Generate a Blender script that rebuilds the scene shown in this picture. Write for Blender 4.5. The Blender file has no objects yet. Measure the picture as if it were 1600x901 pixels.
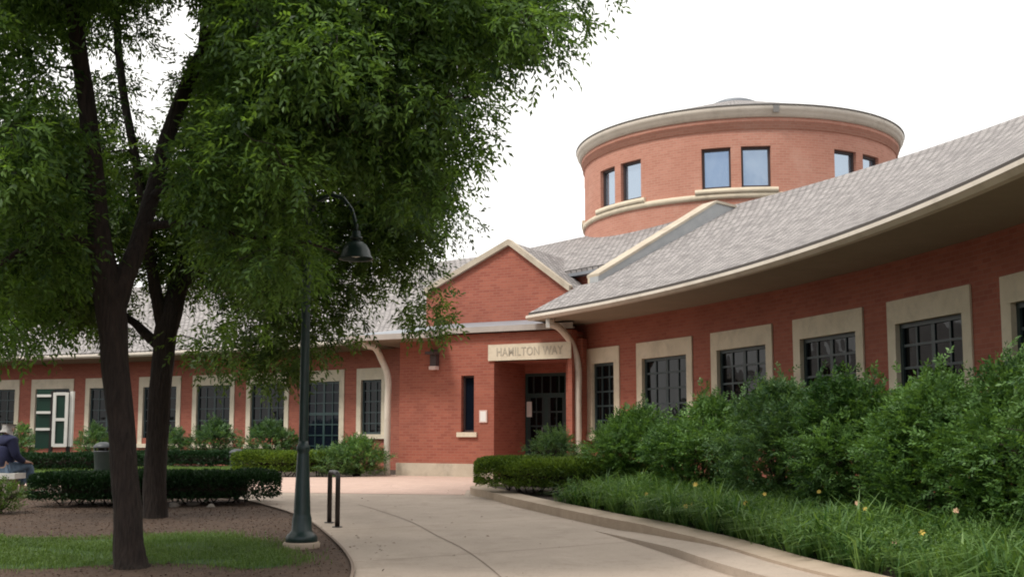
import bpy, bmesh, math, random
import numpy as np
from mathutils import Vector, Matrix
rng = np.random.default_rng(7)
random.seed(7)
sc = bpy.context.scene
col = sc.collection
PI = math.pi

# ------------------------------------------------------------------ camera
EYE = 1.6
F, HY, PITCH = 1720.0, 676.0, 0.1
CY = HY - F * math.tan(PITCH)

def at(px, py, Y):
    """point on the sight line of a photograph pixel at ground distance Y (used to lay the plan out)"""
    a = (px - 800) / F; b = (CY - py) / F
    d = (a, math.cos(PITCH) - b * math.sin(PITCH), math.sin(PITCH) + b * math.cos(PITCH))
    t = Y / d[1]
    return Vector((d[0] * t, Y, d[2] * t + EYE))

GS, GT = 0.0208, 24.0
def gz(y):
    return GS * max(-8.0, min(y, GT))

cam_d = bpy.data.cameras.new('camera')
cam = bpy.data.objects.new('camera', cam_d); col.objects.link(cam)
cam.location = (0, 0, EYE); cam.rotation_euler = (PI / 2 + PITCH, 0, 0)
cam_d.sensor_width = 36; cam_d.lens = 36 * F / 1600
cam_d.shift_y = (CY - 450.5) / 1600
cam_d.clip_end = 2000
sc.camera = cam

# ------------------------------------------------------------------ materials
def mat(name, c1, c2=None, rough=.8, scale=6., bump=0., bscale=40., spec=.5, metal=0., detail=6.):
    m = bpy.data.materials.new(name); m.use_nodes = True
    nt = m.node_tree; b = nt.nodes['Principled BSDF']
    b.inputs['Roughness'].default_value = rough
    b.inputs['Metallic'].default_value = metal
    b.inputs['Specular IOR Level'].default_value = spec
    tc = nt.nodes.new('ShaderNodeNewGeometry')
    if c2 is None:
        b.inputs['Base Color'].default_value = (*c1, 1)
    else:
        n = nt.nodes.new('ShaderNodeTexNoise'); n.inputs['Scale'].default_value = scale; n.inputs['Detail'].default_value = detail
        n.inputs['Roughness'].default_value = .65
        nt.links.new(tc.outputs['Position'], n.inputs['Vector'])
        r = nt.nodes.new('ShaderNodeValToRGB')
        r.color_ramp.elements[0].position = .3; r.color_ramp.elements[1].position = .7
        r.color_ramp.elements[0].color = (*c1, 1); r.color_ramp.elements[1].color = (*c2, 1)
        nt.links.new(n.outputs['Fac'], r.inputs['Fac']); nt.links.new(r.outputs['Color'], b.inputs['Base Color'])
    if bump:
        n2 = nt.nodes.new('ShaderNodeTexNoise'); n2.inputs['Scale'].default_value = bscale; n2.inputs['Detail'].default_value = 5
        nt.links.new(tc.outputs['Position'], n2.inputs['Vector'])
        bp = nt.nodes.new('ShaderNodeBump'); bp.inputs['Strength'].default_value = bump; bp.inputs['Distance'].default_value = .02
        nt.links.new(n2.outputs['Fac'], bp.inputs['Height']); nt.links.new(bp.outputs['Normal'], b.inputs['Normal'])
    return m

def brick_mat(name, ca, cb, mortar, bw, rh, ms, rough=.85, var=.35, bump=.4, offset=.5, stain=(.45, .4, .35), stain_amt=.25, stain_scale=.7):
    m = bpy.data.materials.new(name); m.use_nodes = True
    nt = m.node_tree; L = nt.links; b = nt.nodes['Principled BSDF']
    b.inputs['Roughness'].default_value = rough; b.inputs['Specular IOR Level'].default_value = .25
    uv = nt.nodes.new('ShaderNodeUVMap')
    t = nt.nodes.new('ShaderNodeTexBrick'); t.offset = offset
    t.inputs['Scale'].default_value = 1; t.inputs['Brick Width'].default_value = bw; t.inputs['Row Height'].default_value = rh
    t.inputs['Mortar Size'].default_value = ms; t.inputs['Mortar Smooth'].default_value = .2; t.inputs['Bias'].default_value = 0
    t.inputs['Color1'].default_value = (*ca, 1); t.inputs['Color2'].default_value = (*cb, 1); t.inputs['Mortar'].default_value = (*mortar, 1)
    L.new(uv.outputs['UV'], t.inputs['Vector'])
    g = nt.nodes.new('ShaderNodeNewGeometry')
    n = nt.nodes.new('ShaderNodeTexNoise'); n.inputs['Scale'].default_value = stain_scale; n.inputs['Detail'].default_value = 7; n.inputs['Roughness'].default_value = .7
    L.new(g.outputs['Position'], n.inputs['Vector'])
    r = nt.nodes.new('ShaderNodeMapRange'); r.inputs[1].default_value = .42; r.inputs[2].default_value = .68; r.inputs[3].default_value = 0; r.inputs[4].default_value = stain_amt
    L.new(n.outputs['Fac'], r.inputs[0])
    mx = nt.nodes.new('ShaderNodeMix'); mx.data_type = 'RGBA'
    L.new(r.outputs[0], mx.inputs[0]); L.new(t.outputs['Color'], mx.inputs[6]); mx.inputs[7].default_value = (*stain, 1)
    L.new(mx.outputs[2], b.inputs['Base Color'])
    bp = nt.nodes.new('ShaderNodeBump'); bp.inputs['Strength'].default_value = bump; bp.inputs['Distance'].default_value = .01; bp.invert = True
    L.new(t.outputs['Fac'], bp.inputs['Height']); L.new(bp.outputs['Normal'], b.inputs['Normal'])
    return m

def leaf_mat(name, dark, light, trans=.35, rough=.5):
    m = bpy.data.materials.new(name); m.use_nodes = True
    nt = m.node_tree; L = nt.links; b = nt.nodes['Principled BSDF']; out = nt.nodes['Material Output']
    b.inputs['Roughness'].default_value = rough; b.inputs['Specular IOR Level'].default_value = .35
    a = nt.nodes.new('ShaderNodeAttribute'); a.attribute_name = 'tint'
    r = nt.nodes.new('ShaderNodeValToRGB')
    r.color_ramp.elements[0].color = (*dark, 1); r.color_ramp.elements[1].color = (*light, 1)
    L.new(a.outputs['Fac'], r.inputs['Fac']); L.new(r.outputs['Color'], b.inputs['Base Color'])
    tr = nt.nodes.new('ShaderNodeBsdfTranslucent')
    mc = nt.nodes.new('ShaderNodeMix'); mc.data_type = 'RGBA'; mc.blend_type = 'MULTIPLY'; mc.inputs[0].default_value = 1
    L.new(r.outputs['Color'], mc.inputs[6]); mc.inputs[7].default_value = (1.5, 1.4, .6, 1)
    L.new(mc.outputs[2], tr.inputs['Color'])
    ms = nt.nodes.new('ShaderNodeMixShader'); ms.inputs[0].default_value = trans
    L.new(b.outputs[0], ms.inputs[1]); L.new(tr.outputs[0], ms.inputs[2]); L.new(ms.outputs[0], out.inputs['Surface'])
    return m

M = {}
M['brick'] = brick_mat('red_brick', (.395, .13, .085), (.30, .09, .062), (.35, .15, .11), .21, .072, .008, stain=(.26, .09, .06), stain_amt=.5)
M['brick_sunlit'] = brick_mat('sunlit_tower_brick', (.54, .255, .185), (.46, .205, .145), (.51, .31, .24), .21, .072, .008, stain=(.42, .18, .125), stain_amt=.5)  # red brick lightened: the sun on the tower is put into the colour
M['shingle'] = brick_mat('grey_shingle', (.44, .41, .40), (.25, .232, .23), (.10, .095, .09), .22, .15, .02, rough=.95, bump=1., stain=(.33, .305, .30), stain_amt=.3, stain_scale=1.6)
M['paver'] = brick_mat('pink_paver', (.60, .43, .36), (.50, .35, .29), (.48, .37, .31), .22, .11, .007, rough=.9, bump=.2, stain=(.52, .37, .30), stain_amt=.5, stain_scale=.9)
M['stone'] = mat('cream_limestone', (.72, .63, .49), (.60, .52, .39), rough=.85, scale=2.2, bump=.15)
M['stone_base'] = mat('base_limestone', (.58, .51, .41), (.46, .39, .30), rough=.9, scale=2.0, bump=.2)
M['trim'] = mat('cream_painted_metal', (.68, .61, .52), (.58, .51, .43), rough=.55, scale=1.2)
M['soffit'] = mat('soffit_board', (.29, .235, .17), (.24, .195, .14), rough=.8, scale=1.5)
M['gap_shade'] = mat('painted_gap_shade', (.07, .06, .055), rough=.7)  # dark colour paints the shade between shingles and gutter
M['rim_edge'] = mat('grey_rim_metal', (.20, .19, .18), rough=.7)
M['flash'] = mat('grey_sheet_metal', (.30, .32, .35), (.22, .24, .27), rough=.55, scale=3, metal=.15)
M['flash_pale'] = mat('pale_sheet_metal', (.46, .47, .47), (.36, .375, .385), rough=.55, scale=3, metal=.1)
M['fascia_grey'] = mat('weathered_fascia', (.46, .41, .37), (.36, .32, .29), rough=.7, scale=2)
M['sash'] = mat('teal_grey_window_frame', (.035, .055, .058), (.025, .042, .045), rough=.5, scale=4)
M['doorframe'] = mat('blue_green_door_frame', (.03, .065, .065), (.022, .05, .05), rough=.45, scale=4)
M['dkframe'] = mat('dark_bronze_frame', (.06, .04, .038), rough=.6)
M['lampgreen'] = mat('dark_green_painted_iron', (.018, .040, .038), (.011, .026, .025), rough=.38, scale=9, bump=.05)
M['rackblack'] = mat('black_brown_painted_steel', (.02, .014, .013), rough=.45)
M['concrete'] = mat('tan_concrete', (.475, .39, .32), (.38, .31, .25), rough=.92, scale=.9, bump=.2, bscale=70, detail=10)
def weather(m, c, scale, lo, hi, amt):
    nt = m.node_tree; b = nt.nodes['Principled BSDF']; old = b.inputs['Base Color'].links[0].from_socket
    g = nt.nodes.new('ShaderNodeNewGeometry'); n = nt.nodes.new('ShaderNodeTexNoise'); n.inputs['Scale'].default_value = scale; n.inputs['Detail'].default_value = 8; n.inputs['Roughness'].default_value = .7
    nt.links.new(g.outputs['Position'], n.inputs['Vector'])
    r_ = nt.nodes.new('ShaderNodeMapRange'); r_.inputs[1].default_value = lo; r_.inputs[2].default_value = hi; r_.inputs[4].default_value = amt
    nt.links.new(n.outputs['Fac'], r_.inputs[0]); mx = nt.nodes.new('ShaderNodeMix'); mx.data_type = 'RGBA'
    nt.links.new(r_.outputs[0], mx.inputs[0]); nt.links.new(old, mx.inputs[6]); mx.inputs[7].default_value = (*c, 1); nt.links.new(mx.outputs[2], b.inputs['Base Color'])
weather(M['stone'], (.40, .35, .27), 2.6, .50, .72, .55)
weather(M['stone_base'], (.27, .23, .18), 2.2, .48, .70, .6)
weather(M['trim'], (.36, .31, .25), 1.7, .52, .72, .5)
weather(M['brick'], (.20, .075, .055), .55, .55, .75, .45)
weather(M['brick_sunlit'], (.58, .36, .28), .8, .55, .75, .5)
weather(M['concrete'], (.20, .155, .125), 26., .56, .72, .7)
weather(M['concrete'], (.30, .235, .185), 2.3, .52, .70, .6)
weather(M['concrete'], (.60, .50, .41), 1.1, .58, .75, .5)
M['kerb'] = mat('kerb_concrete', (.50, .40, .31), (.38, .295, .22), rough=.92, scale=3.0, bump=.3, bscale=30, detail=9)
M['joint'] = mat('joint_filler', (.22, .165, .13), rough=.95)
M['mulch'] = mat('brown_mulch', (.108, .067, .044), (.058, .036, .025), rough=1, scale=7, bump=1., bscale=25, detail=10)
M['soil'] = mat('dark_soil', (.06, .042, .03), (.035, .025, .018), rough=1, scale=9, bump=1., bscale=25)
M['turf'] = mat('turf_soil', (.06, .11, .03), (.04, .08, .022), rough=1, scale=5, bump=.8)
M['bark'] = mat('brown_bark', (.046, .032, .026), (.012, .008, .007), rough=.95, scale=1., bump=1.)
for n_ in M['bark'].node_tree.nodes:
    if n_.type == 'TEX_NOISE':
        mp = M['bark'].node_tree.nodes.new('ShaderNodeMapping'); mp.inputs['Scale'].default_value = (34, 34, 5.5)
        src = n_.inputs['Vector'].links[0].from_socket
        M['bark'].node_tree.links.new(src, mp.inputs['Vector']); M['bark'].node_tree.links.new(mp.outputs[0], n_.inputs['Vector']); n_.inputs['Scale'].default_value = 1.
    if n_.type == 'BUMP': n_.inputs['Distance'].default_value = .05
M['twig'] = mat('twig_bark', (.06, .043, .033), (.035, .025, .02), rough=.95, scale=14)
M['binmetal'] = mat('dark_slate_bin', (.045, .05, .055), (.03, .035, .04), rough=.5, scale=5)
M['white'] = mat('white_paint', (.72, .70, .66), (.62, .60, .56), rough=.6, scale=3)
M['boardgreen'] = mat('dark_green_board', (.012, .045, .03), (.009, .03, .022), rough=.4, scale=3)
M['paperwhite'] = mat('paper', (.78, .76, .73), rough=.8)
M['pinkplate'] = mat('pale_plaque', (.70, .52, .46), (.62, .45, .40), rough=.7, scale=8)
M['letter'] = mat('engraved_letter_grey', (.44, .39, .31), rough=.9)
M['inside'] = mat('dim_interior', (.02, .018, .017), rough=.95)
M['rock'] = mat('pale_rock', (.42, .37, .32), (.25, .21, .18), rough=.95, scale=6, bump=.6)
M['jacket'] = mat('navy_jacket', (.018, .022, .07), (.012, .015, .045), rough=.9, scale=9, bump=.3)
M['jeans'] = mat('faded_jeans', (.13, .19, .28), (.07, .11, .17), rough=.9, scale=12, bump=.2)
M['skin'] = mat('skin', (.45, .27, .20), rough=.6)
M['hair'] = mat('grey_hair', (.45, .43, .41), (.30, .28, .27), rough=.8, scale=30, bump=.6)
M['shoe'] = mat('black_shoe', (.02, .02, .02), rough=.6)
M['petal'] = mat('yellow_petal', (.75, .60, .16), (.70, .50, .12), rough=.7, scale=20)
M['petalpeach'] = mat('peach_petal', (.78, .50, .32), (.75, .55, .40), rough=.7, scale=20)
M['stemgreen'] = mat('stem_green', (.07, .12, .035), rough=.7)
M['ash'] = leaf_mat('ash_leaf', (.024, .060, .015), (.165, .295, .068), trans=.5)
M['ash2'] = leaf_mat('ash_leaf_olive', (.025, .055, .016), (.155, .25, .07), trans=.5)
M['shrub'] = leaf_mat('shrub_leaf', (.022, .068, .018), (.195, .36, .105), trans=.32)
M['shrub_grey'] = leaf_mat('shrub_leaf_greyish', (.030, .076, .028), (.18, .32, .13), trans=.32)
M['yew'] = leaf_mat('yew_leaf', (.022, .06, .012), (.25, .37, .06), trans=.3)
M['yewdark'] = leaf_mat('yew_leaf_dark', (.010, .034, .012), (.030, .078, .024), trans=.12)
M['blade'] = leaf_mat('strap_leaf', (.040, .112, .028), (.22, .36, .105), trans=.36)
M['grassblade'] = leaf_mat('lawn_blade', (.055, .115, .025), (.15, .235, .06), trans=.3)
M['chip'] = leaf_mat('bark_chip', (.07, .043, .03), (.15, .092, .064), trans=0., rough=.95)

def glass_mat(name, base, rough=.03, spec=.8):
    m = bpy.data.materials.new(name); m.use_nodes = True
    nt = m.node_tree; b = nt.nodes['Principled BSDF']
    b.inputs['Base Color'].default_value = (*base, 1); b.inputs['Roughness'].default_value = rough; b.inputs['Specular IOR Level'].default_value = spec
    g = nt.nodes.new('ShaderNodeNewGeometry'); n = nt.nodes.new('ShaderNodeTexNoise'); n.inputs['Scale'].default_value = 1.3
    nt.links.new(g.outputs['Position'], n.inputs['Vector'])
    bp = nt.nodes.new('ShaderNodeBump'); bp.inputs['Strength'].default_value = .3; bp.inputs['Distance'].default_value = .06
    nt.links.new(n.outputs['Fac'], bp.inputs['Height']); nt.links.new(bp.outputs['Normal'], b.inputs['Normal'])
    return m
M['glass'] = glass_mat('dark_glass', (.004, .005, .006), spec=.22)
M['glassblue'] = glass_mat('dark_blue_glass', (.006, .009, .016), spec=.16)
M['glasssky'] = glass_mat('sky_tinted_glass', (.10, .14, .19), rough=.02, spec=1.)
M['glasssky'].node_tree.nodes['Bump'].inputs['Strength'].default_value = .08
M['glasssky'].node_tree.nodes['Principled BSDF'].inputs['Metallic'].default_value = .75
M['glasssky'].node_tree.nodes['Principled BSDF'].inputs['Base Color'].default_value = (.38, .46, .56, 1)  # blue of the reflected sky painted into the pane colour

# ------------------------------------------------------------------ mesh builder
class MB:
    def __init__(s): s.v = []; s.f = []; s.uv = []; s.mi = []; s.sm = []
    def face(s, pts, uv=None, mi=0, smooth=False):
        i = len(s.v); s.v += [tuple(p) for p in pts]; s.f.append(tuple(range(i, i + len(pts)))); s.uv.append(uv); s.mi.append(mi); s.sm.append(smooth)
    def hexa(s, p, mi=0):
        """8 points: bottom 0-3 counter-clockwise, top 4-7"""
        for q in ((3, 2, 1, 0), (4, 5, 6, 7), (0, 1, 5, 4), (1, 2, 6, 5), (2, 3, 7, 6), (3, 0, 4, 7)):
            s.face([p[k] for k in q], mi=mi)
    def box(s, c, d, rz=0, mi=0, rx=0, ry=0):
        R = Matrix.Rotation(rz, 3, 'Z') @ Matrix.Rotation(ry, 3, 'Y') @ Matrix.Rotation(rx, 3, 'X'); c = Vector(c)
        x, y, z = d[0] / 2, d[1] / 2, d[2] / 2
        s.hexa([c + R @ Vector(q) for q in ((-x, -y, -z), (x, -y, -z), (x, y, -z), (-x, y, -z), (-x, -y, z), (x, -y, z), (x, y, z), (-x, y, z))], mi)
    def prism(s, poly, z0, z1, mi=0):
        n = len(poly)
        lo = [Vector((p[0], p[1], z0)) for p in poly]; hi = [Vector((p[0], p[1], z1)) for p in poly]
        s.face(hi, mi=mi); s.face(lo[::-1], mi=mi)
        for i in range(n): s.face([lo[i], lo[(i + 1) % n], hi[(i + 1) % n], hi[i]], mi=mi)
    def tube(s, pts, rad, n=10, mi=0, cap=True, jit=0., squash=1.):
        pts = [Vector(p) for p in pts]
        if not hasattr(rad, '__len__'): rad = [rad] * len(pts)
        base = len(s.v); u = None
        for i, p in enumerate(pts):
            t = (pts[min(i + 1, len(pts) - 1)] - pts[max(i - 1, 0)]).normalized()
            if u is None:
                u = t.cross(Vector((0, 1, 0)) if abs(t.y) < .9 else Vector((1, 0, 0))).normalized()
            else: u = (u - t * u.dot(t)).normalized()
            w = t.cross(u)
            for k in range(n):
                a = 2 * PI * k / n; r = rad[i] * (1 + (jit * math.sin(3 * a + i * .7) + jit * random.uniform(-1, 1) * .5 if jit else 0))
                s.v.append(tuple(p + u * (math.cos(a) * r) + w * (math.sin(a) * r * squash)))
        for i in range(len(pts) - 1):
            for k in range(n):
                a = base + i * n + k; b = base + i * n + (k + 1) % n
                s.f.append((a, b, b + n, a + n)); s.uv.append(None); s.mi.append(mi); s.sm.append(True)
        if cap:
            for r_, rev in ((0, True), (len(pts) - 1, False)):
                q = [base + r_ * n + k for k in range(n)]
                s.f.append(tuple(q[::-1] if rev else q)); s.uv.append(None); s.mi.append(mi); s.sm.append(False)
    def lathe(s, prof, c=(0, 0), n=32, mi=0, a0=0, a1=2 * PI, smooth=True, close=False):
        """prof: list of (r, z)"""
        full = abs(a1 - a0 - 2 * PI) < 1e-6
        m = n if full else n + 1
        base = len(s.v)
        for r, z in prof:
            for k in range(m):
                a = a0 + (a1 - a0) * k / n
                s.v.append((c[0] + r * math.cos(a), c[1] + r * math.sin(a), z))
        for i in range(len(prof) - 1):
            dv = math.hypot(prof[i + 1][0] - prof[i][0], prof[i + 1][1] - prof[i][1])
            for k in range(n):
                k2 = (k + 1) % m
                A = base + i * m + k; B = base + i * m + k2; C = B + m; D = A + m
                R_ = max(prof[i][0], prof[i + 1][0])
                u0 = R_ * (a0 + (a1 - a0) * k / n); u1 = R_ * (a0 + (a1 - a0) * (k + 1) / n)
                v0 = prof[i][1] if abs(prof[i + 1][1] - prof[i][1]) > .3 * dv else prof[i][0]
                s.f.append((A, B, C, D)); s.uv.append([(u0, v0), (u1, v0), (u1, v0 + dv), (u0, v0 + dv)]); s.mi.append(mi); s.sm.append(smooth)
    def build(s, name, mats, parent=None, org=None, bevel=0):
        me = bpy.data.meshes.new(name); me.from_pydata(s.v, [], s.f)
        if not isinstance(mats, (list, tuple)): mats = [mats]
        for m in mats: me.materials.append(m)
        ul = me.uv_layers.new(name='UVMap')
        for p, uv, mi, sm in zip(me.polygons, s.uv, s.mi, s.sm):
            p.material_index = mi; p.use_smooth = sm
            if uv:
                for k, li in enumerate(p.loop_indices): ul.data[li].uv = uv[k]
            else:
                n = p.normal
                for li in p.loop_indices:
                    c = me.vertices[me.loops[li].vertex_index].co
                    if abs(n.z) > .75: ul.data[li].uv = (c.x, c.y)
                    else:
                        t = Vector((-n.y, n.x, 0)); t = t.normalized() if t.length > 1e-6 else Vector((1, 0, 0))
                        ul.data[li].uv = (c.dot(t), c.z)
        o = bpy.data.objects.new(name, me); col.objects.link(o)
        if parent is not None:
            link_part(o, parent)
        if bevel:
            b = o.modifiers.new('bevel', 'BEVEL'); b.width = bevel; b.segments = 2; b.limit_method = 'ANGLE'
        return o

def link_part(o, parent):
    """parts are modelled in world coordinates: undo the thing's own location once"""
    o.parent = parent
    o.matrix_parent_inverse = Matrix.Translation(-Vector(parent.location)) if parent.parent is None else Matrix.Identity(4)

def thing(name, label, cat, loc=(0, 0, 0), group=None):
    o = bpy.data.objects.new(name, None); col.objects.link(o); o.location = loc; o.empty_display_size = .2
    return tag(o, label, cat, group)

def tag(o, label=None, cat=None, group=None, kind=None):
    if label: o['label'] = label
    if cat: o['category'] = cat
    if group: o['group'] = group
    if kind: o['kind'] = kind
    return o

def copy_thing(root, loc, label):
    r = root.copy(); col.objects.link(r); r.location = loc; r['label'] = label
    for ch in list(root.children):
        c = ch.copy(); col.objects.link(c); c.parent = r
        for g in ch.children:
            d = g.copy(); col.objects.link(d); d.parent = c
    return r

# ------------------------------------------------------------------ leaf meshes (numpy)
def norm(a): return a / np.maximum(np.linalg.norm(a, axis=-1, keepdims=True), 1e-9)

def leaf_quads(base, d, up, ln, wd, fold=.25, curl=.0):
    """rhombic leaves; returns verts (N,4,3)"""
    side = norm(np.cross(d, up)); nrm = np.cross(side, d)
    ln = ln[:, None]; wd = wd[:, None]
    mid = base + d * ln * .45
    a = mid + side * wd * .5 + nrm * wd * fold; b = mid - side * wd * .5 + nrm * wd * fold
    tip = base + d * ln - nrm * ln * curl
    return np.stack([base, a, tip, b], 1)

def quads_obj(name, Q, tint, m, parent=None, kind_of_face=4):
    n = len(Q); k = Q.shape[1]
    me = bpy.data.meshes.new(name)
    me.vertices.add(n * k); me.vertices.foreach_set('co', Q.reshape(-1).astype(np.float32))
    me.loops.add(n * k); me.loops.foreach_set('vertex_index', np.arange(n * k, dtype=np.int32))
    me.polygons.add(n); me.polygons.foreach_set('loop_start', np.arange(0, n * k, k, dtype=np.int32))
    me.update(calc_edges=True)
    at_ = me.attributes.new('tint', 'FLOAT', 'FACE'); at_.data.foreach_set('value', np.clip(tint, 0, 1).astype(np.float32))
    me.materials.append(m); me.validate()
    o = bpy.data.objects.new(name, me); col.objects.link(o)
    if parent is not None: link_part(o, parent)
    return o

def rand_unit(n): return norm(rng.normal(size=(n, 3)))

def sprays(base, d, L, pairs=3, leaf=.085, width=.032, droop=.25, spread=1.0, tint=None):
    """pinnate sprays: each base/direction grows `pairs` pairs of leaflets and a terminal one"""
    n = len(base); up = norm(np.array([0, 0, 1.]) + .6 * rng.normal(size=(n, 3)))
    side = norm(np.cross(d, up)); nr = np.cross(side, d)
    Qs = []; Ts = []
    if tint is None: tint = rng.beta(2, 2.4, n)
    for i in range(pairs + 1):
        f = .25 + .75 * i / pairs
        pos = base + d * (L * f)[:, None] + np.array([0, 0, -1.]) * (droop * L * f * f)[:, None]
        sgns = (1, -1) if i < pairs else (0,)
        for sg in sgns:
            dd = norm(d * (.75 if sg else 1) + side * sg * spread * .85 + np.array([0, 0, -1.]) * droop * .9 + .22 * rng.normal(size=(n, 3)))
            uu = norm(nr + .35 * rng.normal(size=(n, 3)))
            sz = rng.uniform(.7, 1.2, n)
            Qs.append(leaf_quads(pos, dd, uu, leaf * sz, width * sz, fold=.18, curl=.1)); Ts.append(tint + rng.normal(size=n) * .12)
    return np.concatenate(Qs), np.concatenate(Ts)

# ------------------------------------------------------------------ world and sun
SUN_EL, SUN_AZ = math.radians(56), math.radians(232)      # azimuth from +Y clockwise
w = bpy.data.worlds.new('World'); sc.world = w; w.use_nodes = True
nt = w.node_tree; L = nt.links; bg = nt.nodes['Background']
sky = nt.nodes.new('ShaderNodeTexSky'); sky.sky_type = 'NISHITA'; sky.sun_disc = False
sky.sun_elevation = SUN_EL; sky.sun_rotation = SUN_AZ; sky.dust_density = 2.; sky.air_density = 1.
tc = nt.nodes.new('ShaderNodeTexCoord')
cl = nt.nodes.new('ShaderNodeTexNoise'); cl.inputs['Scale'].default_value = 2.6; cl.inputs['Detail'].default_value = 7; cl.inputs['Roughness'].default_value = .55
L.new(tc.outputs['Generated'], cl.inputs['Vector'])
sx = nt.nodes.new('ShaderNodeSeparateXYZ'); L.new(tc.outputs['Generated'], sx.inputs[0])
# thick bright cloud on the building's side of the sky, broken cloud with blue gaps on the other
my = nt.nodes.new('ShaderNodeMapRange'); my.inputs[1].default_value = -.75; my.inputs[2].default_value = -.2; my.inputs[3].default_value = 0; my.inputs[4].default_value = .75
L.new(sx.outputs['Y'], my.inputs[0])
ad = nt.nodes.new('ShaderNodeMath'); ad.operation = 'ADD'; L.new(cl.outputs['Fac'], ad.inputs[0]); L.new(my.outputs[0], ad.inputs[1])
cr = nt.nodes.new('ShaderNodeMapRange'); cr.inputs[1].default_value = .46; cr.inputs[2].default_value = .62; L.new(ad.outputs[0], cr.inputs[0])
mixc = nt.nodes.new('ShaderNodeMix'); mixc.data_type = 'RGBA'
L.new(cr.outputs[0], mixc.inputs[0]); L.new(sky.outputs['Color'], mixc.inputs[6])
CLOUD = 10.8
mixc.inputs[7].default_value = (CLOUD, CLOUD * .985, CLOUD * .955, 1)
L.new(mixc.outputs[2], bg.inputs['Color']); bg.inputs['Strength'].default_value = .1

sd = bpy.data.lights.new('sun', 'SUN'); so = bpy.data.objects.new('sun', sd); col.objects.link(so)
sd.energy = 2.0; sd.angle = math.radians(12); sd.color = (1, .95, .87)
sdir = Vector((math.sin(SUN_AZ) * math.cos(SUN_EL), math.cos(SUN_AZ) * math.cos(SUN_EL), math.sin(SUN_EL)))
so.rotation_euler = sdir.to_track_quat('Z', 'Y').to_euler(); so.location = sdir * 60
sc.view_settings.view_transform = 'Standard'; sc.view_settings.look = 'None'
sc.view_settings.exposure = 0.4; sc.view_settings.gamma = 1
sc.cycles.filter_width = 1.9; sc.cycles.max_bounces = 8; sc.cycles.diffuse_bounces = 5; sc.cycles.transmission_bounces = 6; sc.cycles.transparent_max_bounces = 8

# ------------------------------------------------------------------ ground sheets
def sheet(name, poly, lift, m, thick=0, label=None, kind='structure'):
    bm = bmesh.new()
    vs = [bm.verts.new((p[0], p[1], 0)) for p in poly]
    bm.faces.new(vs)
    bmesh.ops.triangulate(bm, faces=bm.faces[:])
    for yy in (GT, -8.):
        bmesh.ops.bisect_plane(bm, geom=bm.verts[:] + bm.edges[:] + bm.faces[:], plane_co=(0, yy, 0), plane_no=(0, 1, 0))
    if thick:
        r = bmesh.ops.extrude_face_region(bm, geom=bm.faces[:])
        low = [v for v in bm.verts if v not in set(g for g in r['geom'] if isinstance(g, bmesh.types.BMVert))]
        for v in bm.verts: v.co.z = gz(v.co.y) + lift
        for v in low: v.co.z = gz(v.co.y) + lift - thick
    else:
        for v in bm.verts: v.co.z = gz(v.co.y) + lift
    bmesh.ops.recalc_face_normals(bm, faces=bm.faces[:])
    if not thick:
        for f in bm.faces:
            if f.normal.z < 0: f.normal_flip()
    me = bpy.data.meshes.new(name); 
    uvl = bm.loops.layers.uv.new('UVMap')
    for f in bm.faces:
        for l in f.loops: l[uvl].uv = (l.vert.co.x, l.vert.co.y)
    bm.to_mesh(me); bm.free(); me.materials.append(m)
    o = bpy.data.objects.new(name, me); col.objects.link(o)
    return tag(o, label=label, kind=kind)

def smooth_curve(p, k=6):
    """Catmull-Rom through points"""
    p = [Vector((*q[:2], 0)) for q in p]; out = []
    for i in range(len(p) - 1):
        a = p[max(i - 1, 0)]; b = p[i]; c = p[i + 1]; d = p[min(i + 2, len(p) - 1)]
        for j in range(k):
            t = j / k
            out.append(.5 * ((2 * b) + (c - a) * t + (2 * a - 5 * b + 4 * c - d) * t * t + (3 * b - a - 3 * c + d) * t ** 3))
    out.append(p[-1]); return [(q.x, q.y) for q in out]

def offset_line(p, o):
    out = []
    for i in range(len(p)):
        a = Vector(p[max(i - 1, 0)]); b = Vector(p[min(i + 1, len(p) - 1)]); t = (b - a).normalized()
        out.append((p[i][0] - t.y * o, p[i][1] + t.x * o))
    return out

def gpt(px, py):
    z = 0.
    for _ in range(60):
        a = at(px, py, 10); t = (z - EYE) / (a.z - EYE); y = 10 * t; z = .5 * z + .5 * gz(y)
    return (a.x * t, y)
sheet('ground', [(-400, -150), (400, -150), (400, 700), (-400, 700)], -.03, M['soil'])
left_edge = smooth_curve([(-1.35, -4), (-1.32, 5), (-1.38, 8.5), (-1.52, 10.76), (-1.80, 12.3), (-2.35, 14.28), (-3.0, 16.25), (-3.95, 18.3), (-5.2, 20.2), (-7.5, 22.2), (-12, 24.0), (-30, 26)])
kerb_line = smooth_curve([(5.0, -4), (4.4, 3), (3.35, 8.3)] + [gpt(*q) for q in ((1229, 901), (1160, 879), (1100, 860), (1050, 847), (1001, 834), (932, 820), (845, 800), (795, 788))] + [(-.45, 20.2), (-.72, 20.9), (-.78, 21.6), (-.35, 22.3), (.6, 22.7), (1.5, 22.9), (3.6, 23.3)])
path_poly = left_edge + [(-30, 28.2), (-12, 27.6), (-7.2, 27.6), (-4.2, 27.9), (-3.2, 29.5), (3.3, 29.2)] + kerb_line[::-1]
sheet('path', path_poly, 0.0, M['concrete'])
pav = [(-30, 25.9), (-12, 24.2), (-7, 22.4), (-4.2, 21.5), (-.9, 20.95), (-.9, 22.2), (.4, 22.9), (3.3, 23.4), (3.3, 29.1), (-3.1, 29.4), (-4.15, 27.85), (-7.2, 27.55), (-30, 27.5)]
sheet('brick_pavement', pav, .005, M['paver'])
mul = [(x, y) for x, y in left_edge] + [(-40, 26), (-40, -4)]
sheet('mulch_bed', mul, .004, M['mulch'])
bed_r = kerb_line + [(3.6, 27), (12, 20), (14, 0), (14, -4)]
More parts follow.
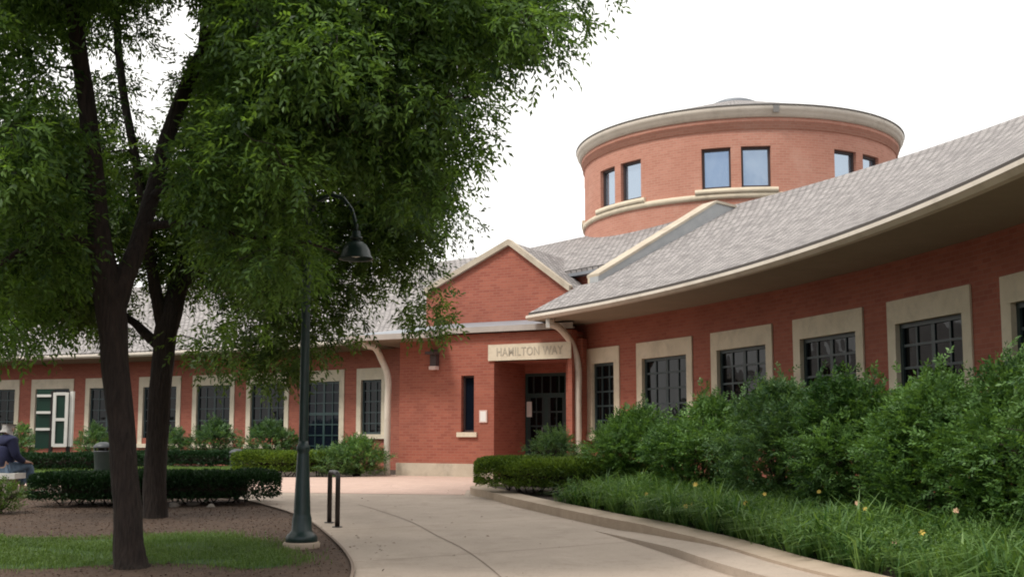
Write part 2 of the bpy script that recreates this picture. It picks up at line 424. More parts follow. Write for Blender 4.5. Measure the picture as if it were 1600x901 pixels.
sheet('planting_bed', bed_r, .11, M['soil'])
# joints in the concrete
def strip(name, pts, wd, lift, m):
    a = offset_line(pts, wd / 2); b = offset_line(pts, -wd / 2)
    o = MB()
    for i in range(len(pts) - 1):
        q = [a[i], b[i], b[i + 1], a[i + 1]]
        f = [Vector((x, y, gz(y) + lift)) for x, y in q]
        if (f[1] - f[0]).cross(f[2] - f[0]).z < 0: f = f[::-1]
        o.face(f)
    ob = o.build(name, m); return tag(ob, kind='structure')
strip('path_joint', smooth_curve([gpt(*q) for q in ((560, 788), (585, 795), (640, 814), (682, 836), (722, 856), (760, 882), (795, 915), (860, 1000))]), .016, .004, M['joint'])
for k, (pa, pb) in enumerate((((505, 829), (930, 806)), ((548, 878), (1085, 838)), ((470, 797), (800, 786)))):
    strip('path_joint', smooth_curve([gpt(*pa), gpt((pa[0] + pb[0]) / 2, (pa[1] + pb[1]) / 2 + 1), gpt(*pb)], 3), .012, .0045, M['joint'])
# kerb
def extr_line(name, inner, outer, z_in, z_out, depth, m, kind='structure'):
    o = MB(); n = len(inner)
    for i in range(n - 1):
        P = lambda q, dz: Vector((q[0], q[1], gz(q[1]) + dz))
        a, b, c, d = inner[i], inner[i + 1], outer[i + 1], outer[i]
        o.face([P(a, z_in), P(b, z_in), P(c, z_out), P(d, z_out)])
        o.face([P(b, z_in), P(a, z_in), P(a, -depth), P(b, -depth)])
        o.face([P(d, z_out), P(c, z_out), P(c, -depth), P(d, -depth)])
    ob = o.build(name, m); bm = bmesh.new(); bm.from_mesh(ob.data); bmesh.ops.recalc_face_normals(bm, faces=bm.faces[:])
    for f in bm.faces:
        if abs(f.normal.z) > .5 and f.normal.z < 0: f.normal_flip()
    bm.to_mesh(ob.data); bm.free(); return tag(ob, kind=kind)
extr_line('kerb', kerb_line, offset_line(kerb_line, -.36), .13, .145, .1, M['kerb'])
# raised ledge that grows out of the path beside the kerb
ledge_k = [q for q in kerb_line if q[1] < 15.0]
lo = [gpt(930, 829)] + [gpt(*q) for q in ((960, 838), (1030, 860), (1100, 885), (1153, 902))] + [(2.85, 8.3), (3.8, 3), (4.4, -4)]
YL = lo[0][1]
lo = smooth_curve(lo[::-1], 8)
o = MB()
def ledge_h(y): return .085 * min(1, max(0, (YL - y) / 2.6))
ys = np.linspace(-4, YL, 60)
lx = np.interp(ys, [q[1] for q in lo], [q[0] for q in lo])
ks = sorted([q for q in kerb_line if q[1] < 17], key=lambda q: q[1]); kx = np.interp(ys, [q[1] for q in ks], [q[0] for q in ks])
for i in range(59):
    y0, y1 = ys[i], ys[i + 1]; h0, h1 = ledge_h(y0), ledge_h(y1)
    A = Vector((lx[i], y0, gz(y0) + h0 + .003)); B = Vector((kx[i] + .05, y0, gz(y0) + h0 * 1.15 + .003))
    C = Vector((kx[i + 1] + .05, y1, gz(y1) + h1 * 1.15 + .003)); D = Vector((lx[i + 1], y1, gz(y1) + h1 + .003))
    o.face([A, B, C, D]); o.face([A, D, D - Vector((0, 0, h1 + .02)), A - Vector((0, 0, h0 + .02))])
tag(o.build('path_step', M['concrete']), kind='structure')
# steel edging on the mulch side
ed = [q for q in left_edge if q[1] < 22]
o = MB(); eo = offset_line(ed, .03)
for i in range(len(ed) - 1):
    P = lambda q, dz: Vector((q[0], q[1], gz(q[1]) + dz))
    o.face([P(ed[i], .03), P(ed[i + 1], .03), P(eo[i + 1], .03), P(eo[i], .03)]); o.face([P(ed[i], -.02), P(ed[i + 1], -.02), P(ed[i + 1], .03), P(ed[i], .03)])
tag(o.build('kerb_edging', M['joint']), kind='structure')

# ------------------------------------------------------------------ building
ZB = 0.47; ZT = 3.65; ZE = 4.32
B = thing('brick_building', 'long curved red brick building with grey shingle roofs, cream window surrounds and a round tower', 'building', (2, 30, ZB))

class Arc:
    def __init__(s, x0, y0, h, k): s.x0, s.y0, s.h, s.k = x0, y0, h, k
    def p(s, u, t=0., z=0.):
        th = s.h + s.k * u
        if abs(s.k) < 1e-6: x = s.x0 + u * math.cos(s.h); y = s.y0 - u * math.sin(s.h)
        else: x = s.x0 + (math.sin(th) - math.sin(s.h)) / s.k; y = s.y0 + (math.cos(th) - math.cos(s.h)) / s.k
        return Vector((x + t * math.sin(th), y + t * math.cos(th), z))
RW = Arc(1.8564, 27.0781, 1.016, .0301)       # u grows towards the camera
LW = Arc(-3.9408, 34.5597, .6882, .0222)      # u negative runs away to the far end
bl = math.atan2(2.3, 4.4)
EN = Arc(-2.95, 28.9, bl, 0.)                 # straight entrance block
EN_LEN = math.hypot(4.4, 2.3)

def slab(o, A, u0, u1, t0, t1, z0, z1, mi=0):
    o.hexa([A.p(u0, t0, z0), A.p(u1, t0, z0), A.p(u1, t1, z0), A.p(u0, t1, z0), A.p(u0, t0, z1), A.p(u1, t0, z1), A.p(u1, t1, z1), A.p(u0, t1, z1)], mi)

def window(A, u0, u1, z0, z1, cols, rows, parent, door=False, head=.37, jamb=.22, sill=.14, gm=None, fm=None):
    """stone surround with sash and glass; u0..u1, z0..z1 are the outer edges of the surround"""
    o = MB()
    slab(o, A, u0, u1, -.03, .16, z1 - head, z1)
    zb = z0 if door else z0 + sill
    slab(o, A, u0, u0 + jamb, -.028, .16, zb, z1 - head); slab(o, A, u1 - jamb, u1, -.028, .16, zb, z1 - head)
    if not door: slab(o, A, u0 - .03, u1 + .03, -.09, .16, z0, z0 + sill)
    wn = o.build('door_surround' if door else 'window', M['stone'], parent, bevel=.008)
    a, b, c, d = u0 + jamb, u1 - jamb, zb, z1 - head
    o = MB(); fw = .07
    slab(o, A, a, b, .05, .13, d - fw, d); slab(o, A, a, b, .05, .13, c, c + fw)
    slab(o, A, a, a + fw, .052, .128, c + fw, d - fw); slab(o, A, b - fw, b, .052, .128, c + fw, d - fw)
    for i in range(1, cols):
        x = a + (b - a) * i / cols; hw = .045 if (cols % 2 == 0 and i == cols // 2) else .02
        slab(o, A, x - hw, x + hw, .06, .11, c + fw, d - fw)
    for j in range(1, rows):
        z = c + (d - c) * j / rows; hw = .045 if (door and j == int(rows * .7)) else .02
        slab(o, A, a + fw, b - fw, .066, .104, z - hw, z + hw)
    o.build('sash' if not door else 'door_frame', fm or M['sash'], wn)
    o = MB(); slab(o, A, a + .01, b - .01, .09, .098, c + .01, d - .01)
    o.build('glass', gm or M['glass'], wn)
    return wn

def facade(name, A, ua, ub, ops, ztop, zb=ZB, thick=.3, seg=3.):
    """brick wall between ua and ub with rectangular openings (u0,u1,z0,z1)"""
    o = MB()
    def piece(u0, u1, z0, z1):
        if u1 - u0 < .001 or z1 - z0 < .001: return
        n = max(1, int((u1 - u0) / seg))
        for k in range(n):
            a = u0 + (u1 - u0) * k / n; b = u0 + (u1 - u0) * (k + 1) / n
            P = [A.p(a, 0, z0), A.p(b, 0, z0), A.p(b, thick, z0), A.p(a, thick, z0), A.p(a, 0, z1), A.p(b, 0, z1), A.p(b, thick, z1), A.p(a, thick, z1)]
            o.face([P[0], P[1], P[5], P[4]], uv=[(a, z0), (b, z0), (b, z1), (a, z1)])
            for q in ((3, 2, 1, 0), (4, 5, 6, 7), (1, 2, 6, 5), (2, 3, 7, 6), (3, 0, 4, 7)): o.face([P[i] for i in q])
    u = ua
    for (u0, u1, z0, z1) in sorted(ops):
        piece(u, u0, zb - .3, ztop); piece(u0, u1, zb - .3, z0); piece(u0, u1, z1, ztop); u = u1
    piece(u, ub, zb - .3, ztop)
    return o.build(name, M['brick'], B)

def roof_strip(name, A, ua, ub, t0, z0, t1, z1, n, ends=True):
    """shingled pitched roof: slope from (t0,z0) up to (t1,z1) and down the far side, 8 cm thick"""
    o = MB(); sl = math.hypot(t1 - t0, z1 - z0); t2 = 2 * t1 - t0
    for k in range(n):
        a = ua + (ub - ua) * k / n; b = ua + (ub - ua) * (k + 1) / n
        o.face([A.p(a, t0, z0), A.p(b, t0, z0), A.p(b, t1, z1), A.p(a, t1, z1)], uv=[(a, 0), (b, 0), (b, sl), (a, sl)])
        o.face([A.p(a, t1, z1), A.p(b, t1, z1), A.p(b, t2, z0), A.p(a, t2, z0)], uv=[(a, sl), (b, sl), (b, 0), (a, 0)])
        o.face([A.p(b, t0 + .02, z0 - .07), A.p(a, t0 + .02, z0 - .07), A.p(a, t0, z0), A.p(b, t0, z0)])
    return o.build(name, M['shingle'], B)

# --- right-hand wing
OH = 1.33; TR = 5.15; ZR = 7.87
rw_u = [(0., 1.3462)]
for i in range(5): s0 = rw_u[-1][1] + .7033; rw_u.append((s0, s0 + 2.1694))
while rw_u[-1][1] < 33: s0 = rw_u[-1][1] + .7033; rw_u.append((s0, s0 + 2.1694))
U_END = 31.
vis = [q for q in rw_u if q[1] < U_END]
Z0W = 1.42
facade('wall', RW, -.55, U_END, [(a, b, Z0W, ZT) for a, b in vis], 4.3)
for i, (a, b) in enumerate(vis):
    if i > 6: continue
    window(RW, a, b, Z0W, ZT, 3 if i == 0 else 4, 5, B)
o = MB()
for i, (a, b) in enumerate(vis):
    if i > 6: slab(o, RW, a, b, .0, .2, Z0W, ZT)
o.build('wall', M['stone'], B)     # blind bays behind the camera
o = MB()                           # dark rooms behind, so that the wall has a back
N = 30
UE = -.5
roof_strip('roof', RW, .22, U_END, -OH - .06, 4.52, TR, ZR, 44)
roof_strip('roof', RW, -.14, .2199, 3.9, 4.52 + (ZR - 4.52) * (3.9 + OH + .06) / (TR + OH + .06), TR, ZR, 1)
# the lower roof edge runs on past the gable parapet
o = MB(); sl = lambda t: 4.52 + (ZR - 4.52) * (t + OH + .06) / (TR + OH + .06)
for (a, b) in ((UE, -.14), (-.14, .22)):
    tt = .15
    o.face([RW.p(a, -OH - .06, 4.52), RW.p(b, -OH - .06, 4.52), RW.p(b, tt, sl(tt)), RW.p(a, tt, sl(tt))], uv=[(a, 0), (b, 0), (b, 1.95), (a, 1.95)])
o.face([RW.p(UE, -OH - .06, 4.52), RW.p(UE, .15, sl(.15)), RW.p(UE, .15, sl(.15) - .12), RW.p(UE, -OH - .06, 4.40)])
o.face([RW.p(-.14, -OH - .06, 4.40), RW.p(UE, -OH - .06, 4.40), RW.p(UE, -OH - .06, 4.52), RW.p(-.14, -OH - .06, 4.52)])
o.build('roof', M['shingle'], B)
# gutter, dark strip painted as the shadow gap above it, soffit
o = MB(); og = MB(); of = MB()
for k in range(60):
    a = UE + (U_END - UE) * k / 60; b = UE + (U_END - UE) * (k + 1) / 60
    pr = [(-OH - .10, 4.455), (-OH - .16, 4.44), (-OH - .17, 4.38), (-OH - .10, 4.32), (-OH + .0, 4.32), (-OH + .0, 4.455)]
    for i in range(len(pr)):
        p, q = pr[i], pr[(i + 1) % len(pr)]
        og.face([RW.p(a, *p), RW.p(b, *p), RW.p(b, *q), RW.p(a, *q)][::-1])
    if k == 0: og.face([RW.p(a, *p) for p in pr]); 
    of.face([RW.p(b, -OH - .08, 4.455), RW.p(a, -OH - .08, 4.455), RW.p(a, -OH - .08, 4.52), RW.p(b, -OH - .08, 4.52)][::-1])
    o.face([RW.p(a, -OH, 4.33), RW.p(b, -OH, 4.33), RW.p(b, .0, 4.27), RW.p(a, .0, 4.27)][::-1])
og.build('gutter', M['trim'], B); of.build('drip_or_shade_edge', M['gap_shade'], B)
o.build('soffit', M['soffit'], B)
# end of the eave: boxed return
o = MB(); o.face([RW.p(UE, -OH, 4.33), RW.p(UE, .0, 4.22), RW.p(UE, .0, 5.1), RW.p(UE, -OH, 4.5)]); o.build('eave_return', M['trim'], B)
# end wall, gable parapet with stone cap and metal flashing
o = MB()
o.face([RW.p(-.14, 0, ZB - .3), RW.p(-.14, 2 * TR, ZB - .3), RW.p(-.14, 2 * TR, sl(0)), RW.p(-.14, TR, sl(TR)), RW.p(-.14, 0, sl(0))])
o.face([RW.p(U_END, 0, ZB - .3), RW.p(U_END, 2 * TR, ZB - .3), RW.p(U_END, 2 * TR, sl(0)), RW.p(U_END, TR, sl(TR)), RW.p(U_END, 0, sl(0))])
for k in range(12):
    a = (U_END + .14) * k / 12 - .14; b = (U_END + .14) * (k + 1) / 12 - .14
    o.face([RW.p(a, 2 * TR, ZB - .3), RW.p(b, 2 * TR, ZB - .3), RW.p(b, 2 * TR, sl(0)), RW.p(a, 2 * TR, sl(0))])
o.build('wall', M['brick'], B)
def parapet(o, d0, d1, ua, ub):
    pr = [(.16, sl(.16) + .14), (4.05, sl(4.05) + .40), (4.75, sl(4.75) - .02)]
    for (ta, za), (tb, zb_) in zip(pr[:-1], pr[1:]):
        z = [(sl(ta) - .3 if d0 is None else za + d0), (sl(tb) - .3 if d0 is None else zb_ + d0)]
        o.hexa([RW.p(ua, ta, z[0]), RW.p(ub, ta, z[0]), RW.p(ub, tb, z[1]), RW.p(ua, tb, z[1]),
                RW.p(ua, ta, za + d1), RW.p(ub, ta, za + d1), RW.p(ub, tb, zb_ + d1), RW.p(ua, tb, zb_ + d1)])
o = MB(); parapet(o, None, 0, -.10, .26); o.build('parapet', M['flash_pale'], B)
o = MB(); parapet(o, .002, .07, -.22, .30); o.build('parapet_cap', M['stone_base'], B, bevel=.01)
o = MB(); parapet(o, None, .001, -.18, -.102); o.build('parapet', M['stone'], B)

# --- left-hand wing
lw = [(-1.3207, 0.)]
for i in range(9): s0 = lw[-1][0] - .5702; lw.append((s0 - 2.004, s0))
LU0, LU1 = lw[-1][0] - 1, 3.2
doors = {1: 1}
ops = [(a, b, ZB if i == 1 else Z0W, ZT) for i, (a, b) in enumerate(lw)]
facade('wall', LW, LU0, LU1, ops, 4.3)
for i, (a, b) in enumerate(lw):
    if i == 1: window(LW, a, b, ZB, ZT, 4, 8, B, door=True, gm=M['glassblue'], fm=M['doorframe'])
    else: window(LW, a, b, Z0W if i < 1 else Z0W - .35, ZT, 3 if i == 0 else 4, 5, B, jamb=.2)
roof_strip('roof', LW, LU0, LU1, -1.26, 4.50, TR, ZR, 22)
o = MB(); og = MB()
for k in range(30):
    a = LU0 + (.4 - LU0) * k / 30; b = LU0 + (.4 - LU0) * (k + 1) / 30
    pr = [(-1.30, 4.44), (-1.36, 4.42), (-1.36, 4.36), (-1.30, 4.30), (-1.2, 4.30), (-1.2, 4.44)]
    for i in range(len(pr)):
        p, q = pr[i], pr[(i + 1) % len(pr)]
        og.face([LW.p(a, *p), LW.p(b, *p), LW.p(b, *q), LW.p(a, *q)][::-1])
    o.face([LW.p(a, -1.2, 4.31), LW.p(b, -1.2, 4.31), LW.p(b, 0, 4.22), LW.p(a, 0, 4.22)][::-1])
og.build('gutter', M['trim'], B); o.build('soffit', M['soffit'], B)
o = MB()
for k in range(8):
    a = LU0 + (LU1 - LU0) * k / 8; b = LU0 + (LU1 - LU0) * (k + 1) / 8
    o.face([LW.p(a, 2 * TR, ZB - .3), LW.p(b, 2 * TR, ZB - .3), LW.p(b, 2 * TR, 4.6), LW.p(a, 2 * TR, 4.6)])
o.face([LW.p(LU0, 0, ZB - .3), LW.p(LU0, 2 * TR, ZB - .3), LW.p(LU0, 2 * TR, 4.5), LW.p(LU0, TR, ZR - .05), LW.p(LU0, 0, 4.5)])
o.build('wall', M['brick'], B)

# --- middle roof between the wings, with the strip of wall under it
pa, pb = LW.p(0, 0), RW.p(0, 0); hm = math.atan2(pa.y - pb.y, pb.x - pa.x); ML = (pb - pa).length
CM = Arc(pa.x, pa.y, hm, 0)
o = MB(); t0m = 1.35; z0m = 6.0; slm = math.hypot(TR - t0m, ZR - z0m)
for (a, b, tb) in ((.3, ML - .8, TR),):
    o.face([CM.p(a, t0m, z0m), CM.p(b, t0m, z0m), CM.p(b, tb, ZR), CM.p(a, tb, ZR)], uv=[(a, 0), (b, 0), (b, slm), (a, slm)])
    o.face([CM.p(a, tb, ZR), CM.p(b, tb, ZR), CM.p(b, 9, 5.9), CM.p(a, 9, 5.9)], uv=[(a, slm), (b, slm), (b, 0), (a, 0)])
    o.face([CM.p(b, t0m + .02, z0m - .1), CM.p(a, t0m + .02, z0m - .1), CM.p(a, t0m, z0m), CM.p(b, t0m, z0m)])
o.build('roof', M['shingle'], B)
o = MB(); slab(o, CM, .3, ML - .9, t0m + .25, t0m + .6, ZB, 6.05); slab(o, CM, .3, ML - .9, 8.4, 8.7, ZB, 6.0); o.build('wall', M['brick'], B)
o = MB(); slab(o, CM, .3, ML - .85, t0m - .02, t0m + .3, 5.82, 5.9); o.build('gutter', M['flash'], B)

# --- gabled bay behind the entrance
gl, ga, gr = at(680, 446, 29.95), at(797, 377, 28.95), at(892, 449, 27.95)
gl = gl + (gl - ga) * .12
gb = Vector((.463, .886, 0)) * 7
o = MB()
ptr = [gl, gr, ga]
base = lambda p: Vector((p.x, p.y, 4.36))
ug = (gr - gl).xy.length
o.face([base(gl), base(gr), gr, ga, gl], uv=[(0, 4.36), (ug, 4.36), (ug, gr.z), ((ga - gl).xy.length, ga.z), (0, gl.z)])
o.face([base(gr), base(gr) + gb, gr + gb, gr]); o.face([base(gl) + gb, base(gl), gl, gl + gb])
o.build('gable_wall', M['brick'], B)
o = MB(); nf = Vector((-.463, -.886, 0)); up = Vector((0, 0, 1))
for (p, q) in ((gl, ga), (ga, gr)):
    dn = up * -.11; f = nf * .12
    e = (q - p).normalized() * .0
    o.hexa([p + dn + f, q + dn + f, q + dn - f, p + dn - f, p + up * .05 + f, q + up * .05 + f, q + up * .05 - f, p + up * .05 - f])
o.build('rake_cap', M['stone_base'], B, bevel=.01)
o = MB()
for (p, q) in ((gl, ga), (ga, gr)):
    ln = (q - p).length
    o.face([p + up * .0 - nf * .1, q + up * .0 - nf * .1, q + gb, p + gb], uv=[(0, 0), (0, ln), (6, ln), (6, 0)])
o.build('roof', M['shingle'], B)

# --- entrance block
def en_u(px, t=0.):
    """u on the entrance wall met by the sight line of column px"""
    k = (px - 800) / F
    lo, hi = -3., 9.
    for _ in range(50):
        m_ = (lo + hi) / 2; p = EN.p(m_, t); 
        if p.x / p.y < k * 1.004: lo = m_
        else: hi = m_
    return (lo + hi) / 2
u_rec0, u_rec1 = en_u(772), en_u(887)
u_sw0, u_sw1 = en_u(721), en_u(741)
u_m = en_u(694); u_sg0, u_sg1 = en_u(764), en_u(893)
Z_LB, Z_LT = 3.40, 3.80
wall = facade('wall', EN, 0, EN_LEN, [(u_sw0, u_sw1, 1.62, 3.05), (u_rec0, u_rec1, ZB - .3, Z_LB)], 4.10)
o = MB()   # side walls of the block
slab(o, EN, .002, .3, .302, 6, ZB - .3, 4.0); slab(o, EN, EN_LEN - .3, EN_LEN - .002, .302, 2.2, ZB - .3, 4.08)
o.build('wall', M['brick'], B)
REC = 1.7
o = MB()
slab(o, EN, u_rec0 - .3, u_rec0, .302, REC + .3, ZB - .3, 3.9); slab(o, EN, u_rec1, u_rec1 + .25, .302, REC + .3, ZB - .3, 3.9)
slab(o, EN, u_rec0, u_rec1, .302, REC + .3, Z_LB, 3.9)
ud0, ud1 = en_u(819, REC), en_u(885, REC)
ud1 = min(ud1, u_rec1 - .06)
slab(o, EN, u_rec0, ud0, REC, REC + .3, ZB - .3, Z_LB - .001); slab(o, EN, ud1, u_rec1, REC, REC + .3, ZB - .3, Z_LB - .001)
slab(o, EN, ud0, ud1, REC, REC + .3, 3.16, Z_LB - .001)
o.build('entrance_recess', M['brick'], B)
o = MB(); slab(o, EN, ud0 - .22, ud0 - .02, REC - .14, REC, ZB - .2, Z_LB - .02); o.build('pilaster', M['brick_sunlit'], B)
o = MB(); slab(o, EN, 0 - .05, u_rec0 - .002, -.06, .3, ZB - .3, ZB + .36); slab(o, EN, -.05, .3, .301, 5.5, ZB - .3, ZB + .36); o.build('stone_base', M['stone_base'], B, bevel=.012)
o = MB(); slab(o, EN, u_rec1 + .002, EN_LEN + .04, -.06, .3, ZB - .3, ZB + .36); o.build('stone_base', M['stone_base'], B, bevel=.012)
# lintel with its lettering
o = MB(); slab(o, EN, u_sg0, u_sg1, -.045, .31, Z_LB, Z_LT); lint = o.build('stone_lintel', M['stone'], B, bevel=.01)
cu = bpy.data.curves.new('lettering', 'FONT'); cu.body = 'HAMILTON WAY'; cu.size = .30; cu.extrude = .003; cu.align_x = 'CENTER'; cu.align_y = 'CENTER'; cu.space_character = 1.08; cu.offset = .003
tmp = bpy.data.objects.new('tmp', cu); col.objects.link(tmp); bpy.context.view_layer.update()
me = bpy.data.meshes.new_from_object(tmp.evaluated_get(bpy.context.evaluated_depsgraph_get())); bpy.data.objects.remove(tmp)
xs = [v.co.x for v in me.vertices]; wid = max(xs) - min(xs); tgt = (en_u(880) - en_u(777)); f = tgt / wid
cpos = EN.p((en_u(880) + en_u(777)) / 2, -.049, (Z_LB + Z_LT) / 2)
R = Matrix.Rotation(-bl, 4, 'Z') @ Matrix.Rotation(PI / 2, 4, 'X')
me.transform(Matrix.Translation(cpos) @ R @ Matrix.Diagonal((f, 1, 1, 1)))
me.materials.clear(); me.materials.append(M['letter'])
lt = bpy.data.objects.new('lettering', me); col.objects.link(lt); link_part(lt, lint)
# slim window
o = MB(); slab(o, EN, u_sw0 - .1, u_sw1 + .1, -.06, .2, 1.50, 1.619); sw = o.build('window_sill', M['stone'], B)
o = MB()
a, b = u_sw0, u_sw1
for q in ((a, b, 3.0, 3.05), (a, b, 1.62, 1.67), (a, a + .05, 1.67, 3.0), (b - .05, b, 1.67, 3.0)): slab(o, EN, q[0], q[1], .12, .2, q[2], q[3])
win = o.build('window', M['dkframe'], B)
o = MB(); slab(o, EN, a + .02, b - .02, .15, .16, 1.64, 3.03); o.build('glass', M['glassblue'], win)
# entrance doors
o = MB(); fw = .08; zt = 3.16
slab(o, EN, ud0, ud0 + fw, REC + .04, REC + .14, ZB, zt); slab(o, EN, ud1 - fw, ud1, REC + .04, REC + .14, ZB, zt); slab(o, EN, ud0 + fw, ud1 - fw, REC + .04, REC + .14, zt - fw, zt)
slab(o, EN, ud0 + fw, ud1 - fw, REC + .03, REC + .13, 2.52, 2.64)
uc = (ud0 + ud1) / 2
slab(o, EN, uc - .05, uc + .05, REC + .042, REC + .132, ZB, 2.52)
dr = o.build('entrance_door', M['doorframe'], B)
o = MB()
for i in range(1, 5):
    x = ud0 + (ud1 - ud0) * i / 5; slab(o, EN, x - .018, x + .018, REC + .06, REC + .11, 2.64, zt - fw)
for s0, s1 in ((ud0 + fw, uc - .05), (uc + .05, ud1 - fw)):
    slab(o, EN, s0, s0 + .07, REC + .05, REC + .12, ZB, 2.52); slab(o, EN, s1 - .07, s1, REC + .05, REC + .12, ZB, 2.52)
    for j in range(1, 5):
        z = ZB + .2 + (2.52 - ZB - .2) * j / 5; slab(o, EN, s0 + .07, s1 - .07, REC + .06, REC + .11, z - .022, z + .022)
    slab(o, EN, s0 + .07, s1 - .07, REC + .055, REC + .115, ZB, ZB + .22); xm = (s0 + s1) / 2; slab(o, EN, xm - .015, xm + .015, REC + .064, REC + .106, ZB + .22, 2.52)
o.build('door_leaf', M['sash'], dr)
o = MB(); slab(o, EN, ud0 + .02, ud1 - .02, REC + .082, REC + .09, ZB, zt - .02); o.build('glass', M['glass'], dr)
o = MB(); slab(o, EN, uc - .10, uc - .075, REC - .02, REC + .0, 1.4, 1.75); slab(o, EN, uc + .075, uc + .10, REC - .02, REC + .0, 1.4, 1.75); o.build('handle', M['flash'], dr)
# block roof: one low slope, deep eave over the blank corner
sr = lambda t: 4.02 + (t + .95) * .19
o = MB(); UL = -1.05
poly = [(UL, -.95), (u_m, -.95), (u_m, -.16), (EN_LEN + .1, -.16), (EN_LEN + .1, 4.2), (UL + 4., 4.2)]
o.face([EN.p(u, t, sr(t) + .09) for u, t in poly]); o.face([EN.p(UL, -.95, sr(-.95) + .09), EN.p(UL + 4., 4.2, sr(4.2) + .09), EN.p(UL, 5.2, sr(-.95) + .09)])
o.build('roof', M['flash'], B)
o = MB()
edge = [(UL, 5.2), (UL, -.95), (u_m, -.95), (u_m, -.16), (EN_LEN + .1, -.16)]
for (p, q) in zip(edge[:-1], edge[1:]):
    zp = sr(-.95) if p[1] > 1 else sr(p[1]); zq = sr(q[1])
    o.face([EN.p(*p, zp - .05), EN.p(*q, zq - .05), EN.p(*q, zq + .09), EN.p(*p, zp + .09)])
    o.face([EN.p(*p, zp - .05), EN.p(*q, zq - .05), EN.p(q[0] + .04, q[1] + .06, zq - .051), EN.p(p[0] + .04, p[1] + .06, zp - .051)][::-1])
o.build('fascia', M['fascia_grey'], B)
o = MB(); z = sr(-.95) - .045
o.face([EN.p(UL, -.95, z), EN.p(UL, 5.2, z), EN.p(.0, 5.2, z), EN.p(.0, 0, z), EN.p(u_m, 0, z), EN.p(u_m, -.95, z)])
slab(o, EN, .0, EN_LEN, .02, 6, 3.98, 4.0)
o.build('soffit', M['soffit'], B)
# interior floor slab / back wall of the block so nothing is hollow
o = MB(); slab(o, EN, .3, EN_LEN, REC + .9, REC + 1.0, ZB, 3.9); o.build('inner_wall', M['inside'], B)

# downspouts with gooseneck tops
def downspout(pts, r):
    o = MB(); c = [Vector(p) for p in pts]; 
    out = []
    for i in range(len(c) - 1):
        a = c[max(i - 1, 0)]; b = c[i]; d = c[i + 1]; e = c[min(i + 2, len(c) - 1)]
        for j in range(6):
            t = j / 6; out.append(.5 * ((2 * b) + (d - a) * t + (2 * a - 5 * b + 4 * d - e) * t * t + (3 * b - a - 3 * d + e) * t ** 3))
    out.append(c[-1]); o.tube(out, r, 12); return o.build('downspout', M['trim'], B)
Yd = 28.6
c0 = at(571, 543, 28.6); c3 = at(606, 610, 29.0)
downspout([(c0.x, c0.y, 4.05), (c0.x, c0.y, 3.88), (c0.x + .25, c0.y + .05, 3.80), (c3.x - .17, c3.y - .03, 3.52), (c3.x, c3.y, 3.05), (c3.x, c3.y, 2.4), (c3.x, c3.y, 1.2), (c3.x, c3.y, ZB)], .085)
c0 = at(862, 505, 26.2); c3 = at(903, 575, 26.75)
downspout([(c0.x, c0.y, 4.34), (c0.x, c0.y, 4.2), (c0.x + .22, c0.y + .12, 4.08), (c3.x - .15, c3.y - .04, 3.76), (c3.x, c3.y, 3.2), (c3.x, c3.y, 2.4), (c3.x, c3.y, 1.2), (c3.x, c3.y, ZB)], .085)
o = MB(); o.box((at(856, 510, 26.1).x, 26.1, 4.22), (.09, .09, .26)); o.build('downspout', M['white'], B)

# --- round tower
TD = 36.; az = math.radians(11.72); TC = (TD * math.sin(az), TD * math.cos(az)); TRIM = .1437 * TD; TB = TRIM * .955
ang0 = math.atan2(-TC[1], -TC[0])          # direction to the camera
fz = lambda px, py: at(px, py, TC[1] - TB * math.cos(az)).z
zw0, zw1 = fz(1156, 293), fz(1156, 229)
ZRIM = EYE + .2966 * TD * (1 - .1437)
ww = 2 * math.asin((at(1148, 260, TC[1] - TB).x - at(1102, 260, TC[1] - TB).x) / 2 / TB)
gp = 2 * math.asin((at(1164, 260, TC[1] - TB).x - at(1148, 260, TC[1] - TB).x) / 2 / TB)
wins = []
for k in range(8):
    for sg in (-1, 1): c = ang0 + k * PI / 4 + sg * (ww + gp) / 2; wins.append((c - ww / 2, c + ww / 2))
wins = sorted(((a - ang0 + PI / 8 * 1.0) % (2 * PI), (b - ang0 + PI / 8) % (2 * PI)) for a, b in wins)
wins = [(a + ang0 - PI / 8, b + ang0 - PI / 8) for a, b in wins]
ZBELT = EYE + (at(917, 350, TC[1]).z - EYE) * .985
o = MB()
zc = ZRIM - .62
o.lathe([(TB, 2.5), (TB, zw0)], TC, 128, mi=0); o.lathe([(TB, zw1), (TB, zc)], TC, 128)
u = wins[0][0]
for i, (a, b) in enumerate(wins):
    nxt = wins[(i + 1) % len(wins)][0] + (2 * PI if i == len(wins) - 1 else 0)
    o.lathe([(TB, zw0), (TB, zw1)], TC, max(2, int((nxt - b) / .05)), a0=b, a1=nxt)
    # reveals
    for th in (a, b):
        q = [(TC[0] + r * math.cos(th), TC[1] + r * math.sin(th)) for r in (TB, TB - .25)]
        o.face([Vector((*q[0], zw0)), Vector((*q[1], zw0)), Vector((*q[1], zw1)), Vector((*q[0], zw1))])
    o.lathe([(TB, zw1), (TB - .25, zw1)], TC, 4, a0=a, a1=b); o.lathe([(TB - .25, zw0), (TB, zw0)], TC, 4, a0=a, a1=b)
o.lathe([(TB, zc - .02), (TB + .05, zc), (TB + .05, zc + .16), (TB + .09, zc + .18), (TB + .09, zc + .3), (TB, zc + .3)], TC, 128)
o.build('tower_wall', M['brick_sunlit'], B)
o = MB(); o.lathe([(TB, ZBELT - .10), (TB + .06, ZBELT - .09), (TB + .08, ZBELT + .03), (TB + .02, ZBELT + .07), (TB, ZBELT + .07)], TC, 128); o.build('belt_course', M['stone'], B)
